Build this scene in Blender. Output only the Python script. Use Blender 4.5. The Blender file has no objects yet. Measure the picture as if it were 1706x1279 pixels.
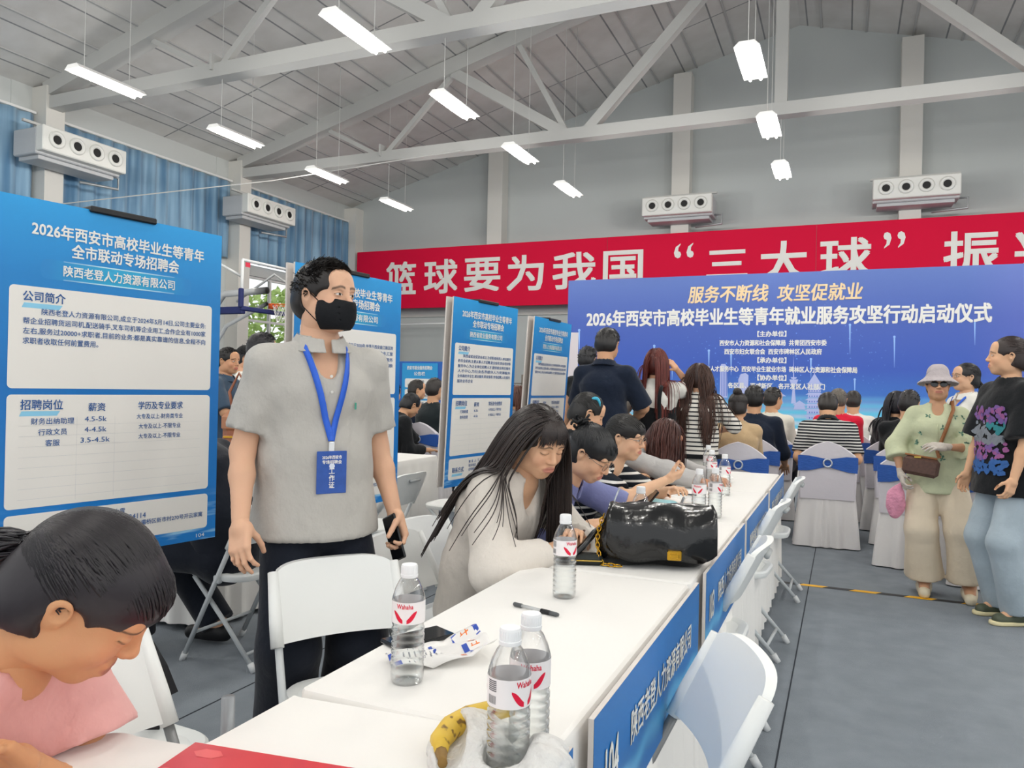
import bpy, math, random
import numpy as np
from math import sin, cos, pi, radians as R
from mathutils import Vector, Matrix
SC = bpy.context.scene
COL = SC.collection
random.seed(7); rng = np.random.default_rng(7)

# ------------------------------------------------------------------ camera
YAW, ROLL, PITCH, CAMH, FOC = math.atan(554/1265), .022, .0034, 1.33, 1265.0
_f = np.array([-sin(YAW)*cos(PITCH), cos(YAW)*cos(PITCH), sin(PITCH)])
_r0 = np.array([cos(YAW), sin(YAW), 0.0]); _u0 = np.cross(_r0, _f)
_r = _r0*cos(ROLL)+_u0*sin(ROLL); _u = _u0*cos(ROLL)-_r0*sin(ROLL)
cd = bpy.data.cameras.new('camera'); cd.sensor_width = 36.0; cd.lens = FOC/1706*36; cd.clip_start = .05; cd.clip_end = 200
cam = bpy.data.objects.new('camera', cd); COL.objects.link(cam)
cam.matrix_world = Matrix(((_r[0], _u[0], -_f[0], 0), (_r[1], _u[1], -_f[1], 0), (_r[2], _u[2], -_f[2], CAMH), (0, 0, 0, 1)))
SC.camera = cam

# ------------------------------------------------------------------ light
w = bpy.data.worlds.new('daylight'); SC.world = w; w.use_nodes = True
bg = w.node_tree.nodes['Background']; bg.inputs[0].default_value = (.95, .98, 1.0, 1); bg.inputs[1].default_value = 1.0
SC.view_settings.view_transform = 'Standard'; SC.view_settings.look = 'None'
SC.view_settings.gamma = 1; SC.view_settings.use_curve_mapping = False
SC.view_settings.exposure = 0.2
SC.cycles.use_denoising = True
SC.cycles.max_bounces = 8; SC.cycles.diffuse_bounces = 4; SC.cycles.transparent_max_bounces = 24; SC.cycles.transmission_bounces = 8
SC.cycles.caustics_reflective = False; SC.cycles.caustics_refractive = False

# ------------------------------------------------------------------ helpers
def lin(h):
    if not isinstance(h, str): return tuple(h)
    h = h.lstrip('#'); c = [int(h[i:i+2], 16)/255 for i in (0, 2, 4)]
    return tuple((x/12.92 if x <= .04045 else ((x+.055)/1.055)**2.4) for x in c)

class NT:
    def __init__(s, m):
        m.use_nodes = True; s.t = m.node_tree; s.n = s.t.nodes; s.b = s.n['Principled BSDF']
    def add(s, ty, **kw):
        n = s.n.new(ty)
        for k, v in kw.items(): setattr(n, k, v)
        return n
    def ln(s, a, b): s.t.links.new(a, b)

_M = {}
def mat(name, col='#808080', rough=.5, spec=.5, metal=0, trans=0, ior=1.45, alpha=1, bump=None, vary=None, sheen=0, emis=None, stripes=None, attr=None, coat=0, vscale=None):
    """procedural material; bump=(scale,strength[,stretch xyz]); vary=(scale,amount); stripes=(axis,period,duty,colour)"""
    if name in _M: return _M[name]
    m = bpy.data.materials.new(name); _M[name] = m; t = NT(m); b = t.b
    c = lin(col); b.inputs['Base Color'].default_value = (*c, 1); b.inputs['Roughness'].default_value = rough
    b.inputs['Specular IOR Level'].default_value = spec; b.inputs['Metallic'].default_value = metal
    b.inputs['Transmission Weight'].default_value = trans; b.inputs['IOR'].default_value = ior; b.inputs['Alpha'].default_value = alpha
    if sheen: b.inputs['Sheen Weight'].default_value = sheen
    if coat: b.inputs['Coat Weight'].default_value = coat
    if emis: b.inputs['Emission Color'].default_value = (*lin(emis[0]), 1); b.inputs['Emission Strength'].default_value = emis[1]
    src = None; tc = t.add('ShaderNodeTexCoord')
    if attr:
        a = t.add('ShaderNodeAttribute', attribute_name=attr); src = a.outputs['Color']
    if stripes:
        ax, per, duty, c2 = stripes
        sp = t.add('ShaderNodeSeparateXYZ'); t.ln(tc.outputs['Object'], sp.inputs[0])
        m1 = t.add('ShaderNodeMath', operation='DIVIDE'); t.ln(sp.outputs['xyz'.index(ax)], m1.inputs[0]); m1.inputs[1].default_value = per
        m2 = t.add('ShaderNodeMath', operation='FRACT'); t.ln(m1.outputs[0], m2.inputs[0])
        m3 = t.add('ShaderNodeMath', operation='LESS_THAN'); t.ln(m2.outputs[0], m3.inputs[0]); m3.inputs[1].default_value = duty
        mx = t.add('ShaderNodeMixRGB'); t.ln(m3.outputs[0], mx.inputs[0]); mx.inputs[1].default_value = (*c, 1); mx.inputs[2].default_value = (*lin(c2), 1)
        src = mx.outputs[0]
    if vary:
        nz = t.add('ShaderNodeTexNoise'); nz.inputs['Scale'].default_value = vary[0]; nz.inputs['Detail'].default_value = 6
        if vscale:
            mp = t.add('ShaderNodeMapping'); mp.inputs['Scale'].default_value = vscale; t.ln(tc.outputs['Object'], mp.inputs[0]); t.ln(mp.outputs[0], nz.inputs[0])
        else: t.ln(tc.outputs['Object'], nz.inputs[0])
        mr = t.add('ShaderNodeMapRange'); mr.inputs[1].default_value = .25; mr.inputs[2].default_value = .75
        mr.inputs[3].default_value = 1-vary[1]; mr.inputs[4].default_value = 1+vary[1]; t.ln(nz.outputs[0], mr.inputs[0])
        mx = t.add('ShaderNodeMixRGB', blend_type='MULTIPLY'); mx.inputs[0].default_value = 1
        if src: t.ln(src, mx.inputs[1])
        else: mx.inputs[1].default_value = (*c, 1)
        t.ln(mr.outputs[0], mx.inputs[2]); src = mx.outputs[0]
    if src: t.ln(src, b.inputs['Base Color'])
    if bump:
        nz = t.add('ShaderNodeTexNoise'); nz.inputs['Scale'].default_value = bump[0]; nz.inputs['Detail'].default_value = 5
        if len(bump) > 2:
            mp = t.add('ShaderNodeMapping'); mp.inputs['Scale'].default_value = bump[2]; t.ln(tc.outputs['Object'], mp.inputs[0]); t.ln(mp.outputs[0], nz.inputs[0])
        else: t.ln(tc.outputs['Object'], nz.inputs[0])
        bp = t.add('ShaderNodeBump'); bp.inputs['Strength'].default_value = bump[1]; bp.inputs['Distance'].default_value = .02
        t.ln(nz.outputs[0], bp.inputs['Height']); t.ln(bp.outputs[0], b.inputs['Normal'])
    return m

def mesh_np(name, V, Fq, mats=(), smooth=True, midx=None, cols=None):
    """V (n,3); Fq list of face index lists or (m,k) array"""
    me = bpy.data.meshes.new(name)
    V = np.asarray(V, dtype=np.float32)
    if isinstance(Fq, np.ndarray):
        k = Fq.shape[1]; lv = Fq.reshape(-1).astype(np.int32); tot = np.full(len(Fq), k, np.int32)
    else:
        tot = np.array([len(q) for q in Fq], np.int32); lv = np.concatenate([np.asarray(q, np.int32) for q in Fq]) if len(Fq) else np.zeros(0, np.int32)
    st = np.zeros(len(tot), np.int32); st[1:] = np.cumsum(tot)[:-1]
    me.vertices.add(len(V)); me.vertices.foreach_set('co', V.reshape(-1))
    me.loops.add(len(lv)); me.loops.foreach_set('vertex_index', lv)
    me.polygons.add(len(tot)); me.polygons.foreach_set('loop_start', st)
    me.polygons.foreach_set('use_smooth', np.full(len(tot), bool(smooth)))
    if midx is not None: me.polygons.foreach_set('material_index', np.asarray(midx, np.int32))
    for m in mats: me.materials.append(m)
    if cols is not None:
        a = me.color_attributes.new('Col', 'FLOAT_COLOR', 'POINT')
        c4 = np.ones((len(V), 4), np.float32); c4[:, :3] = cols; a.data.foreach_set('color', c4.reshape(-1))
    me.update(calc_edges=True); me.validate()
    return me

class MB:
    """collects shapes; build() links them as one mesh object"""
    def __init__(s): s.V = []; s.F = []; s.I = []; s.n = 0; s.mi = 0
    def raw(s, V, Fs):
        V = np.asarray(V, float).reshape(-1, 3); s.V.append(V)
        for q in Fs: s.F.append([int(i)+s.n for i in q]); s.I.append(s.mi)
        s.n += len(V); return s
    def box(s, c, d, rot=None, bev=0):
        """centre, full dims; bev rounds the edges (octant chamfer)"""
        c = np.asarray(c, float); h = np.asarray(d, float)/2
        if bev <= 0:
            P = np.array([[x, y, z] for z in (-1, 1) for y in (-1, 1) for x in (-1, 1)], float)*h
            Fs = [(0, 2, 3, 1), (4, 5, 7, 6), (0, 1, 5, 4), (2, 6, 7, 3), (0, 4, 6, 2), (1, 3, 7, 5)]
        else:
            bev = min(bev, *(h*.98)); P = []; idx = {}
            for sx in (-1, 1):
                for sy in (-1, 1):
                    for sz in (-1, 1):
                        sg = np.array([sx, sy, sz], float)
                        for a in range(3):
                            p = sg*(h-bev); p[a] = sg[a]*h[a]; idx[(sx, sy, sz, a)] = len(P); P.append(p)
            P = np.array(P); Fs = []
            for a in range(3):
                b1, b2 = (a+1) % 3, (a+2) % 3
                for sa in (-1, 1):
                    q = []
                    for (e1, e2) in ((-1, -1), (1, -1), (1, 1), (-1, 1)):
                        k = [0, 0, 0]; k[a] = sa; k[b1] = e1; k[b2] = e2; q.append(idx[(*k, a)])
                    Fs.append(q if sa > 0 else q[::-1])
            for a in range(3):
                b1, b2 = (a+1) % 3, (a+2) % 3
                for s1 in (-1, 1):
                    for s2 in (-1, 1):
                        def g(sa, ax):
                            k = [0, 0, 0]; k[a] = sa; k[b1] = s1; k[b2] = s2; return idx[(*k, ax)]
                        q = [g(-1, b1), g(1, b1), g(1, b2), g(-1, b2)]
                        Fs.append(q if s1*s2 < 0 else q[::-1])
            for sx in (-1, 1):
                for sy in (-1, 1):
                    for sz in (-1, 1):
                        q = [idx[(sx, sy, sz, a)] for a in range(3)]
                        Fs.append(q if sx*sy*sz > 0 else q[::-1])
        if rot is not None: P = P @ np.asarray(rot, float).T
        return s.raw(P+c, Fs)
    def tube(s, pts, r, n=8, caps=True, closed=False):
        pts = np.asarray(pts, float); m = len(pts); rr = np.broadcast_to(np.asarray(r, float), (m,))
        T = np.zeros_like(pts); T[1:-1] = pts[2:]-pts[:-2]; T[0] = pts[1]-pts[0]; T[-1] = pts[-1]-pts[-2]
        if closed: T[0] = T[-1] = pts[1]-pts[-2 if np.allclose(pts[0], pts[-1]) else -1]
        T /= np.linalg.norm(T, axis=1)[:, None]+1e-12
        a = np.array([0, 0, 1.0]) if abs(T[0][2]) < .9 else np.array([1.0, 0, 0])
        N = np.cross(T[0], a); N /= np.linalg.norm(N); V = []
        for i in range(m):
            N = N-T[i]*(N@T[i]); N /= np.linalg.norm(N)+1e-12; B = np.cross(T[i], N)
            for k in range(n):
                A = 2*pi*k/n; V.append(pts[i]+rr[i]*(cos(A)*N+sin(A)*B))
        Fs = [(i*n+k, i*n+(k+1) % n, (i+1)*n+(k+1) % n, (i+1)*n+k) for i in range(m-1) for k in range(n)]
        if caps and not closed: Fs += [tuple(range(n))[::-1], tuple((m-1)*n+k for k in range(n))]
        return s.raw(V, Fs)
    def lathe(s, prof, c=(0, 0, 0), n=24, axis=None):
        V = []; c = np.asarray(c, float)
        for (r, z) in prof:
            for k in range(n): V.append((r*cos(2*pi*k/n), r*sin(2*pi*k/n), z))
        V = np.array(V)
        if axis is not None: V = V @ np.asarray(axis, float).T
        Fs = [(i*n+k, i*n+(k+1) % n, (i+1)*n+(k+1) % n, (i+1)*n+k) for i in range(len(prof)-1) for k in range(n)]
        if prof[0][0] > 1e-5: Fs.append(tuple(range(n))[::-1])
        if prof[-1][0] > 1e-5: Fs.append(tuple((len(prof)-1)*n+k for k in range(n)))
        return s.raw(V+c, Fs)
    def grid(s, P, closed_u=False):
        """P (a,b,3) lattice"""
        P = np.asarray(P, float); a, b = P.shape[:2]
        Fs = [(i*b+j, i*b+(j+1) % b, (i+1)*b+(j+1) % b, (i+1)*b+j) for i in range(a-1) for j in range(b if closed_u else b-1)]
        return s.raw(P.reshape(-1, 3), Fs)
    def prism(s, poly, z0, z1, fn=None):
        """extrude a 2D polygon (x,y) between z0 and z1; fn maps points"""
        n = len(poly); V = np.array([(x, y, z0) for x, y in poly]+[(x, y, z1) for x, y in poly], float)
        if fn: V = np.array([fn(v) for v in V])
        Fs = [(i, (i+1) % n, n+(i+1) % n, n+i) for i in range(n)]+[tuple(range(n))[::-1], tuple(range(n, 2*n))]
        return s.raw(V, Fs)
    def build(s, name, m, parent=None, smooth=False, loc=None):
        mats = m if isinstance(m, (list, tuple)) else [m]
        me = mesh_np(name, np.concatenate(s.V), s.F, mats, smooth, s.I)
        o = bpy.data.objects.new(name, me); COL.objects.link(o)
        if parent is not None: o.parent = parent
        if loc is not None: o.location = loc
        if smooth == 'auto': autosmooth(o)
        return o

def autosmooth(o, ang=35):
    me = o.data
    me.polygons.foreach_set('use_smooth', [True]*len(me.polygons))
    try: me.set_sharp_from_angle(angle=R(ang))
    except Exception: pass

def tag(o, label, cat, group=None, kind=None):
    if label: o['label'] = label
    if cat: o['category'] = cat
    if group: o['group'] = group
    if kind: o['kind'] = kind
    return o
def thing(name, label, cat, loc=(0, 0, 0), rz=0, group=None):
    o = bpy.data.objects.new(name, None); COL.objects.link(o); o.empty_display_size = .1
    o.location = loc; o.rotation_euler = (0, 0, rz); return tag(o, label, cat, group)
def struct(o, label=None):
    o['kind'] = 'structure'
    if label: o['label'] = label
    return o
def copy_tree(o, parent=None):
    c = o.copy(); COL.objects.link(c)
    if parent is not None: c.parent = parent
    for ch in list(o.children): copy_tree(ch, c)
    return c
def rrect(w, h, r, n=6, c=(0, 0)):
    P = []
    for (sx, sy, a0) in ((1, 1, 0), (-1, 1, 90), (-1, -1, 180), (1, -1, 270)):
        for k in range(n+1):
            a = R(a0+90*k/n); P.append((c[0]+sx*(w/2-r)+r*cos(a), c[1]+sy*(h/2-r)+r*sin(a)))
    return P

# ------------------------------------------------------------------ lettering (the built-in font)
def text_np(body, bold=0):
    cu = bpy.data.curves.new('t', 'FONT'); cu.body = body; cu.resolution_u = 2; cu.offset = bold
    o = bpy.data.objects.new('t', cu); COL.objects.link(o)
    dg = bpy.context.evaluated_depsgraph_get(); me = bpy.data.meshes.new_from_object(o.evaluated_get(dg))
    n = len(me.vertices); V = np.zeros(n*3); me.vertices.foreach_get('co', V)
    Fs = [tuple(p.vertices) for p in me.polygons]
    bpy.data.objects.remove(o); bpy.data.curves.remove(cu); bpy.data.meshes.remove(me)
    return V.reshape(-1, 3), Fs
class TS:
    """lettering, one object per line"""
    def __init__(s, name, m, parent): s.a = (name, m, parent)
    def build(s): pass
def put_text(mb, *a, **k):
    if isinstance(mb, TS):
        m2 = MB(); put_line(m2, *a, **k)
        if m2.n: m2.build(*mb.a)
    else: put_line(mb, *a, **k)
def put_line(mb, body, x0, x1, y, h, frame, bold=0, mi=0, skew=0):
    """lettering that spans x0..x1, centred at height y, h tall, in a plane frame(u,v)->(3,); bold = stroke thickening as a share of h"""
    V, Fs = text_np(body, 0)
    if len(V) == 0: return
    lo, hi = V.min(0), V.max(0); S = hi-lo; S[S < 1e-6] = 1
    hh = h if (S[1] > .5 and len(body) > 1) else h*S[1]/.88
    u = (V[:, 0]-lo[0])/S[0]*(x1-x0)+x0; v = (V[:, 1]-(lo[1]+hi[1])/2)/S[1]*hh+y
    u = u+skew*(v-y); mb.mi = mi; b = bold*h
    o0 = np.array(frame(0, 0)); nrm = np.cross(np.array(frame(1, 0))-o0, np.array(frame(0, 1))-o0); nrm /= np.linalg.norm(nrm)
    for k, (du, dv) in enumerate(((-b, -b), (b, -b), (b, b), (-b, b), (0, 0)) if bold else ((0, 0),)):
        mb.raw(np.array([frame(p+du, q+dv) for p, q in zip(u, v)])+nrm*(k*max(.00006, h*.004)), Fs)
# ------------------------------------------------------------------ the hall
XL, YB, EAVE, RIDGE, XR = -15.9, 22.0, 7.45, 11.35, -1.3
XRW = 13.3; Y0 = -7.0
wallm = mat('wall_paint', '#c9ccca', .8, .2, bump=(3, .03))
graym = mat('steel_paint', '#c6c6c3', .6, .3)
def roofz(x): return EAVE+(RIDGE-EAVE)*(1-abs(x-XR)/(XR-XL))

# carpet floor with roll seams
fm = mat('carpet', '#838a91', .95, .15, bump=(260, .35), vary=(7, .10))
mb = MB(); mb.box((-1.3, 8, -.03), (31, 34, .06)); fl = struct(mb.build('floor', fm), None)
mb = MB()
for x in (-6.4, -4.4, -2.36, -.2, 1.75, 3.9): mb.box((x, 7.5, .0008), (.006, 29, .0016))
seam = struct(mb.build('trim_1', mat('seam', '#3a3e44', .9, .1)))

# left wall: solid up to 1 m, windows, beam, high windows behind curtains
mb = MB()
mb.box((XL-.12, 8, .5), (.24, 30.2, 1.0)); mb.box((XL-.12, 8, 4.55), (.24, 30.2, .3)); mb.box((XL-.12, 8, 7.15), (.24, 30.2, .7))
for y in (-.4, 5.2, 10.8, 16.4, 21.8): mb.box((XL-.12, y, 3.75), (.27, 1.3, 7.49))
struct(mb.build('wall_left', wallm))
colm = mat('column_paint', '#dedcd6', .7, .3)
mb = MB()
for y in (-.6, 5.0, 10.6, 16.2): mb.box((XL+.235, y+.2, 3.72), (.47, .42, 7.44))
struct(mb.build('trim_2', colm))
# window frames and glass in the low band
alu = mat('window_alu', '#e4e6e6', .4, .5)
glass = mat('window_glass', '#ffffff', .02, .3, trans=1, ior=1.01)
wn = 0
for (ya, yb) in ((5.9, 10.15), (11.45, 15.75), (17.05, 21.15)):
    wn += 1; mb = MB(); n = 4
    for k in range(n+1): mb.box((XL-.1, ya+(yb-ya)*k/n, 2.7), (.09, .07, 3.4))
    for z in (1.03, 3.1, 4.37): mb.box((XL-.1, (ya+yb)/2, z), (.08, yb-ya, .07))
    wf = struct(mb.build('window_%d' % wn, alu))
    mb = MB(); mb.box((XL-.1, (ya+yb)/2, 2.7), (.008, yb-ya, 3.38)); mb.build('pane', glass, wf)

# back wall with gable, columns
mb = MB()
mb.prism([(XL-.24, 0), (XRW+.24, 0), (XRW+.24, roofz(XRW)), (XR, RIDGE), (XL-.24, EAVE)], YB, YB+.24, lambda v: (v[0], v[2], v[1]))
struct(mb.build('wall_back', mat('wall_back_paint', '#c2c7c6', .75, .25)))
mb = MB()
for x in (-15.65, -10.17, -4.37, 1.43, 7.2): mb.box((x, YB-.22, roofz(x)/2-.1), (.5, .44, roofz(x)-.2))
struct(mb.build('trim_3', colm))
mb = MB()
for z in (3.62, 1.3): mb.box((-1.3, YB-.03, z), (29, .06, .08))
struct(mb.build('trim_4', graym))
mb = MB()
mb.box((XRW+.12, 17, 3.8), (.24, 10.4, 7.6)); struct(mb.build('wall_right', wallm))

# roof panels: two slopes, ribbed with joints, purlins
rm = bpy.data.materials.new('roof_panel'); t = NT(rm)
tc = t.add('ShaderNodeTexCoord'); br = t.add('ShaderNodeTexBrick'); mp = t.add('ShaderNodeMapping')
mp.inputs['Rotation'].default_value = (0, 0, R(90))
t.ln(tc.outputs['UV'], mp.inputs[0]) ; t.ln(tc.outputs['Object'], mp.inputs[0]); t.ln(mp.outputs[0], br.inputs[0])
br.inputs['Color1'].default_value = (*lin('#d8d6d2'), 1); br.inputs['Color2'].default_value = (*lin('#cfcdca'), 1); br.inputs['Mortar'].default_value = (*lin('#8d8e8f'), 1)
br.inputs['Scale'].default_value = 1; br.inputs['Mortar Size'].default_value = .02; br.inputs['Brick Width'].default_value = 2.8; br.inputs['Row Height'].default_value = 1.1; br.offset = 0
nz = t.add('ShaderNodeTexNoise'); nz.inputs['Scale'].default_value = 1.6; nz.inputs['Detail'].default_value = 8; t.ln(tc.outputs['Object'], nz.inputs[0])
mx = t.add('ShaderNodeMixRGB', blend_type='OVERLAY'); mx.inputs[0].default_value = .35; t.ln(br.outputs[0], mx.inputs[1]); t.ln(nz.outputs[0], mx.inputs[2]); t.ln(mx.outputs[0], t.b.inputs['Base Color'])
t.b.inputs['Roughness'].default_value = .8
mb = MB(); T_ = .15
for (xa, xb) in ((XL-.5, XR), (XR, XRW+.5)):
    mb.prism([(xa, roofz(xa)), (xb, roofz(xb)), (xb, roofz(xb)+T_), (xa, roofz(xa)+T_)], Y0, YB+.3, lambda v: (v[0], v[2], v[1]))
struct(mb.build('ceiling', rm))
mb = MB()
for k in range(14):
    for sgn in (-1, 1):
        x = XR+sgn*(k+.5)*1.1
        if XL < x < XRW: mb.box((x, (Y0+YB)/2, roofz(x)-.012), (.05, YB-Y0, .03))
struct(mb.build('trim_5', mat('purlin', '#b9b9b8', .7, .3)))

# roof trusses
def truss(Y):
    mb = MB(); zc = 7.1
    def beam(a, b, w, h):
        a = np.array(a, float); b = np.array(b, float); d = b-a; L = np.linalg.norm(d); d /= L
        up = np.array([0, 0, 1.0]) if abs(d[2]) < .95 else np.array([1.0, 0, 0]); s = np.cross(d, up); s /= np.linalg.norm(s); uu = np.cross(s, d)
        mb.box((a+b)/2, (L, w, h), rot=np.array([d, s, uu]).T)
    xs = [XL+.4, -10.9, -5.9, XR, 3.3, 8.3, XRW-.2]
    beam((xs[0], Y, zc), (xs[-1], Y, zc), .3, .26)
    beam((XL+.3, Y, EAVE-.05), (XR, Y, RIDGE-.3), .34, .36); beam((XR, Y, RIDGE-.3), (XRW-.3, Y, EAVE-.05), .34, .36)
    top = lambda x: (x, Y, roofz(x)-.35)
    beam((-5.9, Y, zc), top(-8.9), .24, .24); beam((-5.9, Y, zc), top(-7.2), .12, .12); beam((-5.5, Y, zc), top(XR-.6), .22, .22)
    beam((-10.9, Y, zc), top(-8.9), .12, .12); beam((-10.9, Y, zc), top(-12.6), .10, .10); beam((XR, Y, zc), top(XR), .24, .24)
    beam((3.3, Y, zc), top(XR+.6), .22, .22); beam((3.3, Y, zc), top(6.3), .24, .24); beam((8.3, Y, zc), top(6.3), .12, .12); beam((8.3, Y, zc), top(10), .10, .10)
    beam((-10.9, Y, zc), (-10.9, Y, zc+.3), .4, .05)
    o = mb.build('roof_truss', graym); return o
tr = {10.8: 'grey steel roof truss crossing the top of the picture, the nearer one', 16.4: 'grey steel roof truss in front of the back wall gable', 5.2: 'grey steel roof truss above the first poster board'}
for k, Y in enumerate((5.2, 10.8, 16.4)): tag(truss(Y), tr[Y], 'roof truss')

# fine cable across the hall
mb = MB(); mb.tube([(-15.4, 10.9, 5.0), (-12, 13.6, 5.9), (-8.5, 16.2, 7.0)], .012, 5); tag(mb.build('cable', graym), 'thin wire slung from the first wall column up to the truss', 'wire')

# curtains
ct = bpy.data.materials.new('blue_curtain'); t = NT(ct); t.b.inputs['Base Color'].default_value = (*lin('#7fa6c6'), 1); t.b.inputs['Roughness'].default_value = .85
t.b.inputs['Sheen Weight'].default_value = .2
tcn = t.add('ShaderNodeTexCoord'); nz = t.add('ShaderNodeTexNoise'); nz.inputs['Scale'].default_value = 2.5; mp = t.add('ShaderNodeMapping'); mp.inputs['Scale'].default_value = (1, 2.5, .12)
t.ln(tcn.outputs['Object'], mp.inputs[0]); t.ln(mp.outputs[0], nz.inputs[0]); cr = t.add('ShaderNodeValToRGB'); cr.color_ramp.elements[0].color = (*lin('#5d86a8'), 1); cr.color_ramp.elements[1].color = (*lin('#98bad2'), 1)
cr.color_ramp.elements[0].position = .35; cr.color_ramp.elements[1].position = .65
t.ln(nz.outputs[0], cr.inputs[0]); t.ln(cr.outputs[0], t.b.inputs['Base Color'])
for (ya, yb, lab) in ((5.55, 10.55, 'blue pleated curtain at the far edge beside the first fan coil unit'), (11.05, 16.15, 'blue pleated curtain above the first poster board, between two wall columns'), (16.75, 21.7, 'blue pleated curtain in the corner by the red banner')):
    n = int((yb-ya)/.035); P = []
    ph = np.cumsum(rng.uniform(.55, 1.25, n)*.62)
    for z in (4.72, 5.3, 6.0, 6.5, 6.82):
        am = .075-.03*(z-4.7)/2.1
        P.append([(XL+.2+am*sin(ph[i])+.02*sin(ph[i]*.37), ya+(yb-ya)*i/(n-1), z) for i in range(n)])
    mb = MB(); mb.grid(P); c = mb.build('curtain', ct, None, True)
    md = c.modifiers.new('thick', 'SOLIDIFY'); md.thickness = .006
    tag(c, lab, 'curtain')
    mb = MB(); mb.box((XL+.2, (ya+yb)/2, 6.86), (.06, yb-ya, .05)); mb.build('curtain_rail', mat('white_rail', '#e8e8e6', .4), c)

# lights
lampw = mat('lamp_white', '#f2f2f0', .4); tubem = mat('lamp_tube', '#ffffff', .4, emis=('#fff8ea', 14))
rows = {-10.8: 'the row nearest the curtains', -6.05: 'the second row from the curtains', -1.3: 'the row under the roof ridge', 3.45: 'the row beyond the ridge'}
place = {8.4: 'first', 11.2: 'second', 14.0: 'third', 16.9: 'fourth', 5.6: 'nearest', 2.8: 'unseen near', 0: 'unseen overhead', -2.8: 'unseen back'}
lab = {(-10.8, 8.4): 'lit tube light above the first wall column, lowest to the fan coil unit', (-10.8, 11.2): 'lit tube light over the blue curtain, second along from the first column', (-10.8, 14.0): 'lit tube light over the second wall column, third in its line', (-10.8, 16.9): 'lit tube light above the start of the red banner, smallest in its line',
       (-6.05, 8.4): 'large lit tube light under the big truss beam at top of the picture', (-6.05, 11.2): 'lit tube light below the sloping truss chord, above the banner start', (-6.05, 14.0): 'lit tube light just under the far truss beam', (-6.05, 16.9): 'smallest lit tube light in the middle line, beside the white air nozzles',
       (-1.3, 11.2): 'bright lit tube light above the far truss beam near the vertical post', (-1.3, 14.0): 'lit tube light hanging just below the far truss beam beside the post', (-1.3, 16.9): 'small lit tube light between the two air nozzle units on the back wall'}
LV, LY = [], []
for X in (-10.8, -6.05, -1.3, 3.45, 8.2):
    for Y in (-2.8, 0, 2.8, 5.6, 8.4, 11.2, 14.0, 16.9):
        if Y < 0 and X < -8: continue
        lb = lab.get((X, Y), 'ceiling tube light outside the picture in %s' % rows.get(X, 'the last row'))
        if X == 3.45 and Y == 16.9: lb = 'tube light glowing at the very edge above the red banner end'
        g = thing('tube_light', lb, 'ceiling light', (X, Y, 6.0), 0, 'tube lights hung in lines from the roof')
        mb = MB(); mb.prism([(-.17, .0), (.17, .0), (.10, .07), (-.10, .07)], -.6, .6, lambda v: (v[0], v[2], v[1])); mb.build('housing', lampw, g)
        mb = MB()
        for dx in (-.075, .075): mb.tube([(dx, -.57, -.02), (dx, .57, -.02)], .022, 8)
        mb.build('lamp_tube', tubem, g, True)
        mb = MB()
        for dy in (-.4, .4): mb.tube([(0, dy, .06), (0, dy, roofz(X)-6.05)], .006, 5)
        mb.build('hanger', graym, g)
        ld = bpy.data.lights.new('lamp_glow', 'POINT'); ld.shadow_soft_size = .12; ld.energy = 62; ld.color = (1, .97, .92)
        lo = bpy.data.objects.new('lamp_glow', ld); COL.objects.link(lo); lo.parent = g; lo.location = (0, 0, -.2); lo.visible_camera = False

# fan coil units
fw = mat('unit_white', '#e9e9e4', .5); dk = mat('nozzle_dark', '#1b1b1c', .6); dgr = mat('unit_grey', '#c4c6c8', .5)
def fancoil(x, y, z, rz, label):
    g = thing('air_nozzle_unit', label, 'air unit', (x, y, z), rz, 'white four nozzle air units on the wall columns')
    mb = MB(); mb.box((0, .1, 0), (1.9, .7, .52), bev=.02); mb.build('casing', dgr, g)          # front faces -y
    mb = MB(); mb.box((0, -.34, .04), (1.9, .22, .5), bev=.02); mb.build('front_panel', fw, g)
    for k in range(4):
        x0 = -.66+.44*k
        mb = MB(); A = np.array([[1, 0, 0], [0, 0, -1], [0, 1, 0]], float)
        mb.lathe([(.17, 0), (.17, .03), (.13, .06), (.09, .02), (.085, -.0)], (x0, -.45, .05), 20, A); nz_ = mb.build('nozzle', fw, g, True)
        mb = MB(); mb.lathe([(.088, .0), (.088, .022)], (x0, -.45, .05), 16, A); mb.build('nozzle_opening', dk, nz_)
    mb = MB(); mb.box((0, .12, -.3), (1.7, .6, .08), bev=.01); mb.build('drip_tray', dgr, g)
    mb = MB(); mb.box((0, .1, .42), (2.0, .06, .05)); mb.box((-.6, .1, .34), (.05, .05, .2)); mb.box((.6, .1, .34), (.05, .05, .2)); mb.build('bracket', graym, g)
    mb = MB(); mb.tube([(.95, .05, -.2), (1.15, .05, -.2), (1.15, .05, -.45), (.4, .3, -.45)], .03, 8); mb.build('pipe', mat('pipe', '#b0b3b5', .4, metal=.5), g, True)
    mb = MB(); mb.box((0, .3, .1), (.5, .5, .5)); mb.build('wall_mount', dgr, g)
    return g
fancoil(XL+.95, 10.85, 6.0, R(90), 'white air unit with four nozzles on the column by the first poster board')
fancoil(XL+.95, 16.45, 6.0, R(90), 'white air unit with four nozzles on the column above the basketball hoop')
fancoil(XL+.95, 5.25, 6.0, R(90), 'white air unit on a wall column outside the picture')
fancoil(-4.30, YB-.85, 6.35, 0, 'white air unit with nozzles on the back column over the middle of the banner')
fancoil(1.50, YB-.85, 6.35, 0, 'white air unit with nozzles on the back column above the banner closing quote mark')

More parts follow.
